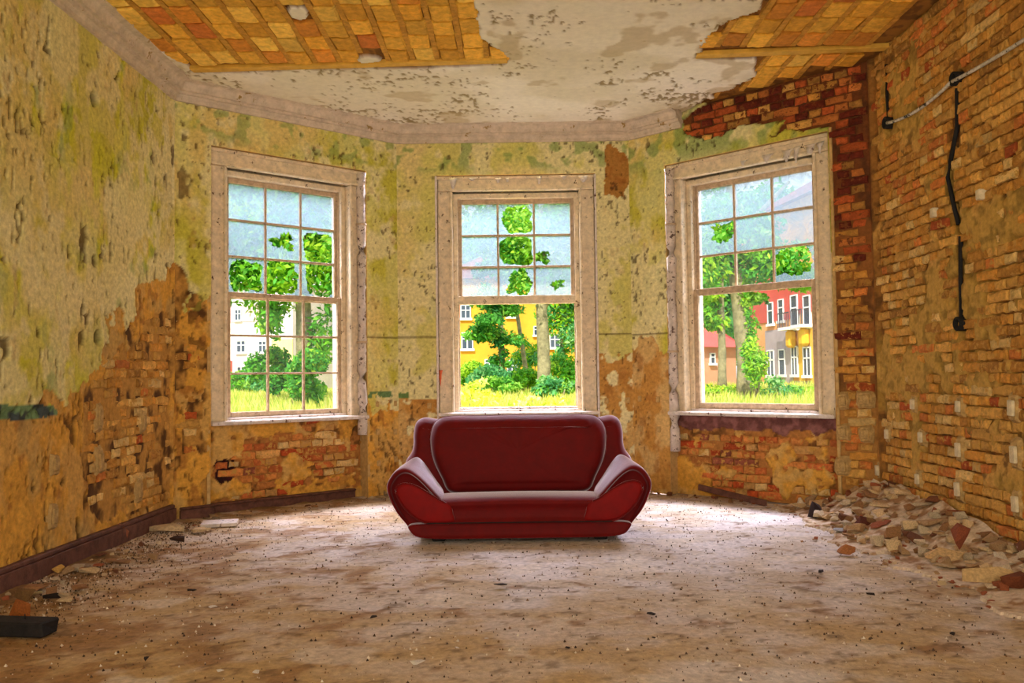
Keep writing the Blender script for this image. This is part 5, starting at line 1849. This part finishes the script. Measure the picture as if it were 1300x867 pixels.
# meadow grass
V = []; Fc = []; C = []
rg = np.random.RandomState(9)
Yl = [srgb(226, 220, 110), srgb(206, 214, 90), srgb(236, 226, 140), srgb(176, 200, 80)]
for i in range(16000):
    Y = rg.uniform(22, 56)
    a = [(270, 420), (575, 735), (890, 1045)][i % 3]
    px_ = rg.uniform(a[0] - 40, a[1] + 40)
    x = (px_ - 650) / F * Y
    gz = float(ground_z(Y)); h = rg.uniform(0.2, 0.5); wd = 0.03 + 0.02 * rg.rand(); lx = rg.uniform(-0.2, 0.2)
    b = len(V)
    V += [(x - wd, Y, gz - 0.05), (x + wd, Y, gz - 0.05), (x + lx, Y - 0.1, gz + h)]
    Fc.append((b, b + 1, b + 2)); C += [Yl[rg.randint(4)] * (0.8 + 0.3 * rg.rand())] * 3
tag(new('meadow_grass', mesh_from(V, Fc, cols=np.clip(np.array(C), 0, 1)), M_LEAF), 'tall yellow meadow grass in the garden', 'grass', kind='stuff')


# --- houses: facades are planes through two ground points, windows placed on them
class Facade(Wall):
    pass


def house(name, label, pA, pB, depth, zt, wallcol, windows, roofcol, bands=(), roof_h=3.0):
    """pA, pB: (px, distance) of the two front corners"""
    a = at_dist(pA[0], 480, pA[1]); b = at_dist(pB[0], 480, pB[1])
    Wf = Facade((a[0], a[1]), (b[0], b[1]))
    root = empty(name)
    root.matrix_world = Wf.M
    z0 = -0.2
    me = boxes([(0, Wf.L, 0, depth, z0, zt)], 0)
    o = new('wall', me, M_STONE, root); o.color = (*wallcol, 1)
    for (x0, y0, x1, y1, col, out) in bands:
        ua, za = Wf.px(x0, y1); ub, zb = Wf.px(x1, y0)
        ua = max(ua, 0.0); ub = min(ub, Wf.L)
        o = new('wall_panel', boxes([(ua, ub, -out, 0.05, max(za, z0), min(zb, zt - 0.02))], 0), M_STONE, root); o.color = (*col, 1)
    for (x, y, wp, hp, nx, nz) in windows:
        u0, zc = Wf.px(x - wp / 2, y); u1, _ = Wf.px(x + wp / 2, y)
        _, za = Wf.px(x, y + hp / 2); _, zb = Wf.px(x, y - hp / 2)
        t = 0.09 * max(0.6, (u1 - u0))
        lst = [(u0, u0 + t, -0.14, 0.05, za, zb), (u1 - t, u1, -0.14, 0.05, za, zb), (u0, u1, -0.14, 0.05, zb - t, zb), (u0 - 0.08, u1 + 0.08, -0.22, 0.05, za - 0.1, za + t)]
        for k in range(1, nx): lst.append((u0 + (u1 - u0) * k / nx - t / 2, u0 + (u1 - u0) * k / nx + t / 2, -0.14, 0.05, za, zb))
        for k in range(1, nz): lst.append((u0, u1, -0.14, 0.05, za + (zb - za) * (k / nz if nz > 2 else 0.62) - t / 2, za + (zb - za) * (k / nz if nz > 2 else 0.62) + t / 2))
        wn = new('window', boxes(lst, 0), M_FRAME, root)
        new('pane', boxes([(u0 + t / 2, u1 - t / 2, -0.10, 0.02, za + t / 2, zb - t / 2)], 0), M_FGLASS, wn)
    bm = bmesh.new()
    e = 0.5
    v = [bm.verts.new(p) for p in ((-e, -e, zt), (Wf.L + e, -e, zt), (Wf.L + e, depth + e, zt), (-e, depth + e, zt), (depth / 2, depth / 2, zt + roof_h), (Wf.L - depth / 2 if Wf.L > depth else Wf.L / 2, depth / 2, zt + roof_h))]
    for f in ((0, 1, 5, 4), (1, 2, 5), (2, 3, 4, 5), (3, 0, 4), (0, 3, 2, 1)):
        bm.faces.new([v[i] for i in f])
    o = new('roof', bm_mesh(bm), M_STONE, root); o.color = (*roofcol, 1)
    tag(root, label, 'house')
    return root, Wf


house('white_house', 'white plastered house with small paned windows and red porch', (225, 78), (372, 74), 9, 9.5, srgb(240, 226, 224),
      [(307, 440, 12, 16, 2, 2), (334, 440, 10, 15, 2, 2), (307, 469, 11, 8, 2, 1), (335, 469, 10, 8, 2, 1), (284, 404, 8, 14, 2, 2), (303, 400, 8, 14, 2, 2), (284, 440, 7, 16, 2, 2)], srgb(196, 186, 180),
      bands=((272, 458, 295, 490, srgb(214, 100, 80), 1.6), (270, 386, 352, 410, srgb(226, 186, 186), 0.06), (345, 430, 372, 480, srgb(248, 220, 150), 0.06)))
house('yellow_house', 'ochre yellow house with white cross-barred windows', (560, 68), (745, 70), 10, 9.0, srgb(238, 166, 52),
      [(593, 433, 15, 22, 2, 2), (591, 396, 13, 18, 2, 2), (650, 466, 13, 18, 2, 2), (650, 396, 14, 14, 2, 2), (621, 462, 12, 12, 2, 2), (704, 433, 13, 18, 2, 2), (682, 420, 10, 12, 2, 2)], srgb(150, 84, 70),
      bands=((565, 378, 590, 406, srgb(226, 150, 130), 0.06),))
bh, bW = house('brick_house', 'red brick house with grey lower storey and tall windows', (944, 66), (1062, 52), 9, 12.5, srgb(226, 168, 110),
               [(949, 398, 6, 22, 1, 3), (979.6, 398, 7, 29, 1, 2), (993, 394, 7, 29, 1, 2), (1010, 396, 9, 44, 1, 2), (1026, 395, 9, 41, 1, 2),
                (980, 461, 9, 34, 2, 2), (994.5, 460, 8, 34, 1, 2), (1010.5, 458, 8, 38, 2, 2), (1026.5, 459, 10, 38, 2, 2)], srgb(150, 80, 70),
               bands=((944, 345, 1003, 414, srgb(206, 92, 80), 0.06), (1003, 345, 1037, 400, srgb(200, 96, 84), 0.06), (974, 416, 1006, 486, srgb(176, 164, 168), 0.07),
                      (1006, 484, 1032, 500, srgb(150, 140, 140), 0.07), (1016, 420, 1022, 484, srgb(236, 184, 70), 0.07), (1031, 415, 1045, 500, srgb(240, 190, 80), 0.07)))
# little balconies on brackets under the tall upper windows
for (x, y) in ((1009, 424), (1026, 421)):
    u, z = bW.px(x, y); 
    ra, rb = bW.px(x - 7, y)[0], bW.px(x + 7, y)[0]
    bal = new('balcony', boxes([(ra, rb, -0.8, 0.0, z + 0.25, z + 0.45)], 0), M_FRAME, bh)
    o = new('bracket', boxes([(u - 0.35, u + 0.35, -0.55, 0.0, z - 0.9, z + 0.25)], 0.15), M_STONE, bal); o.color = (*srgb(230, 180, 50), 1)
    lst = [(ra, rb, -0.8, -0.76, z + 1.35, z + 1.42)] + [(ra + (rb - ra) * k / 7 - 0.02, ra + (rb - ra) * k / 7 + 0.02, -0.8, -0.76, z + 0.45, z + 1.38) for k in range(8)]
    new('railing', boxes(lst, 0), M_FGLASS, bal)
# low outbuilding with a red roof
sr, sW = house('outbuilding', 'low brick outbuilding with a red pitched roof', (884, 56), (935, 58), 6, 3.0, srgb(206, 150, 120), [(903.5, 455, 6, 14, 1, 2)], srgb(206, 96, 90), roof_h=2.4)
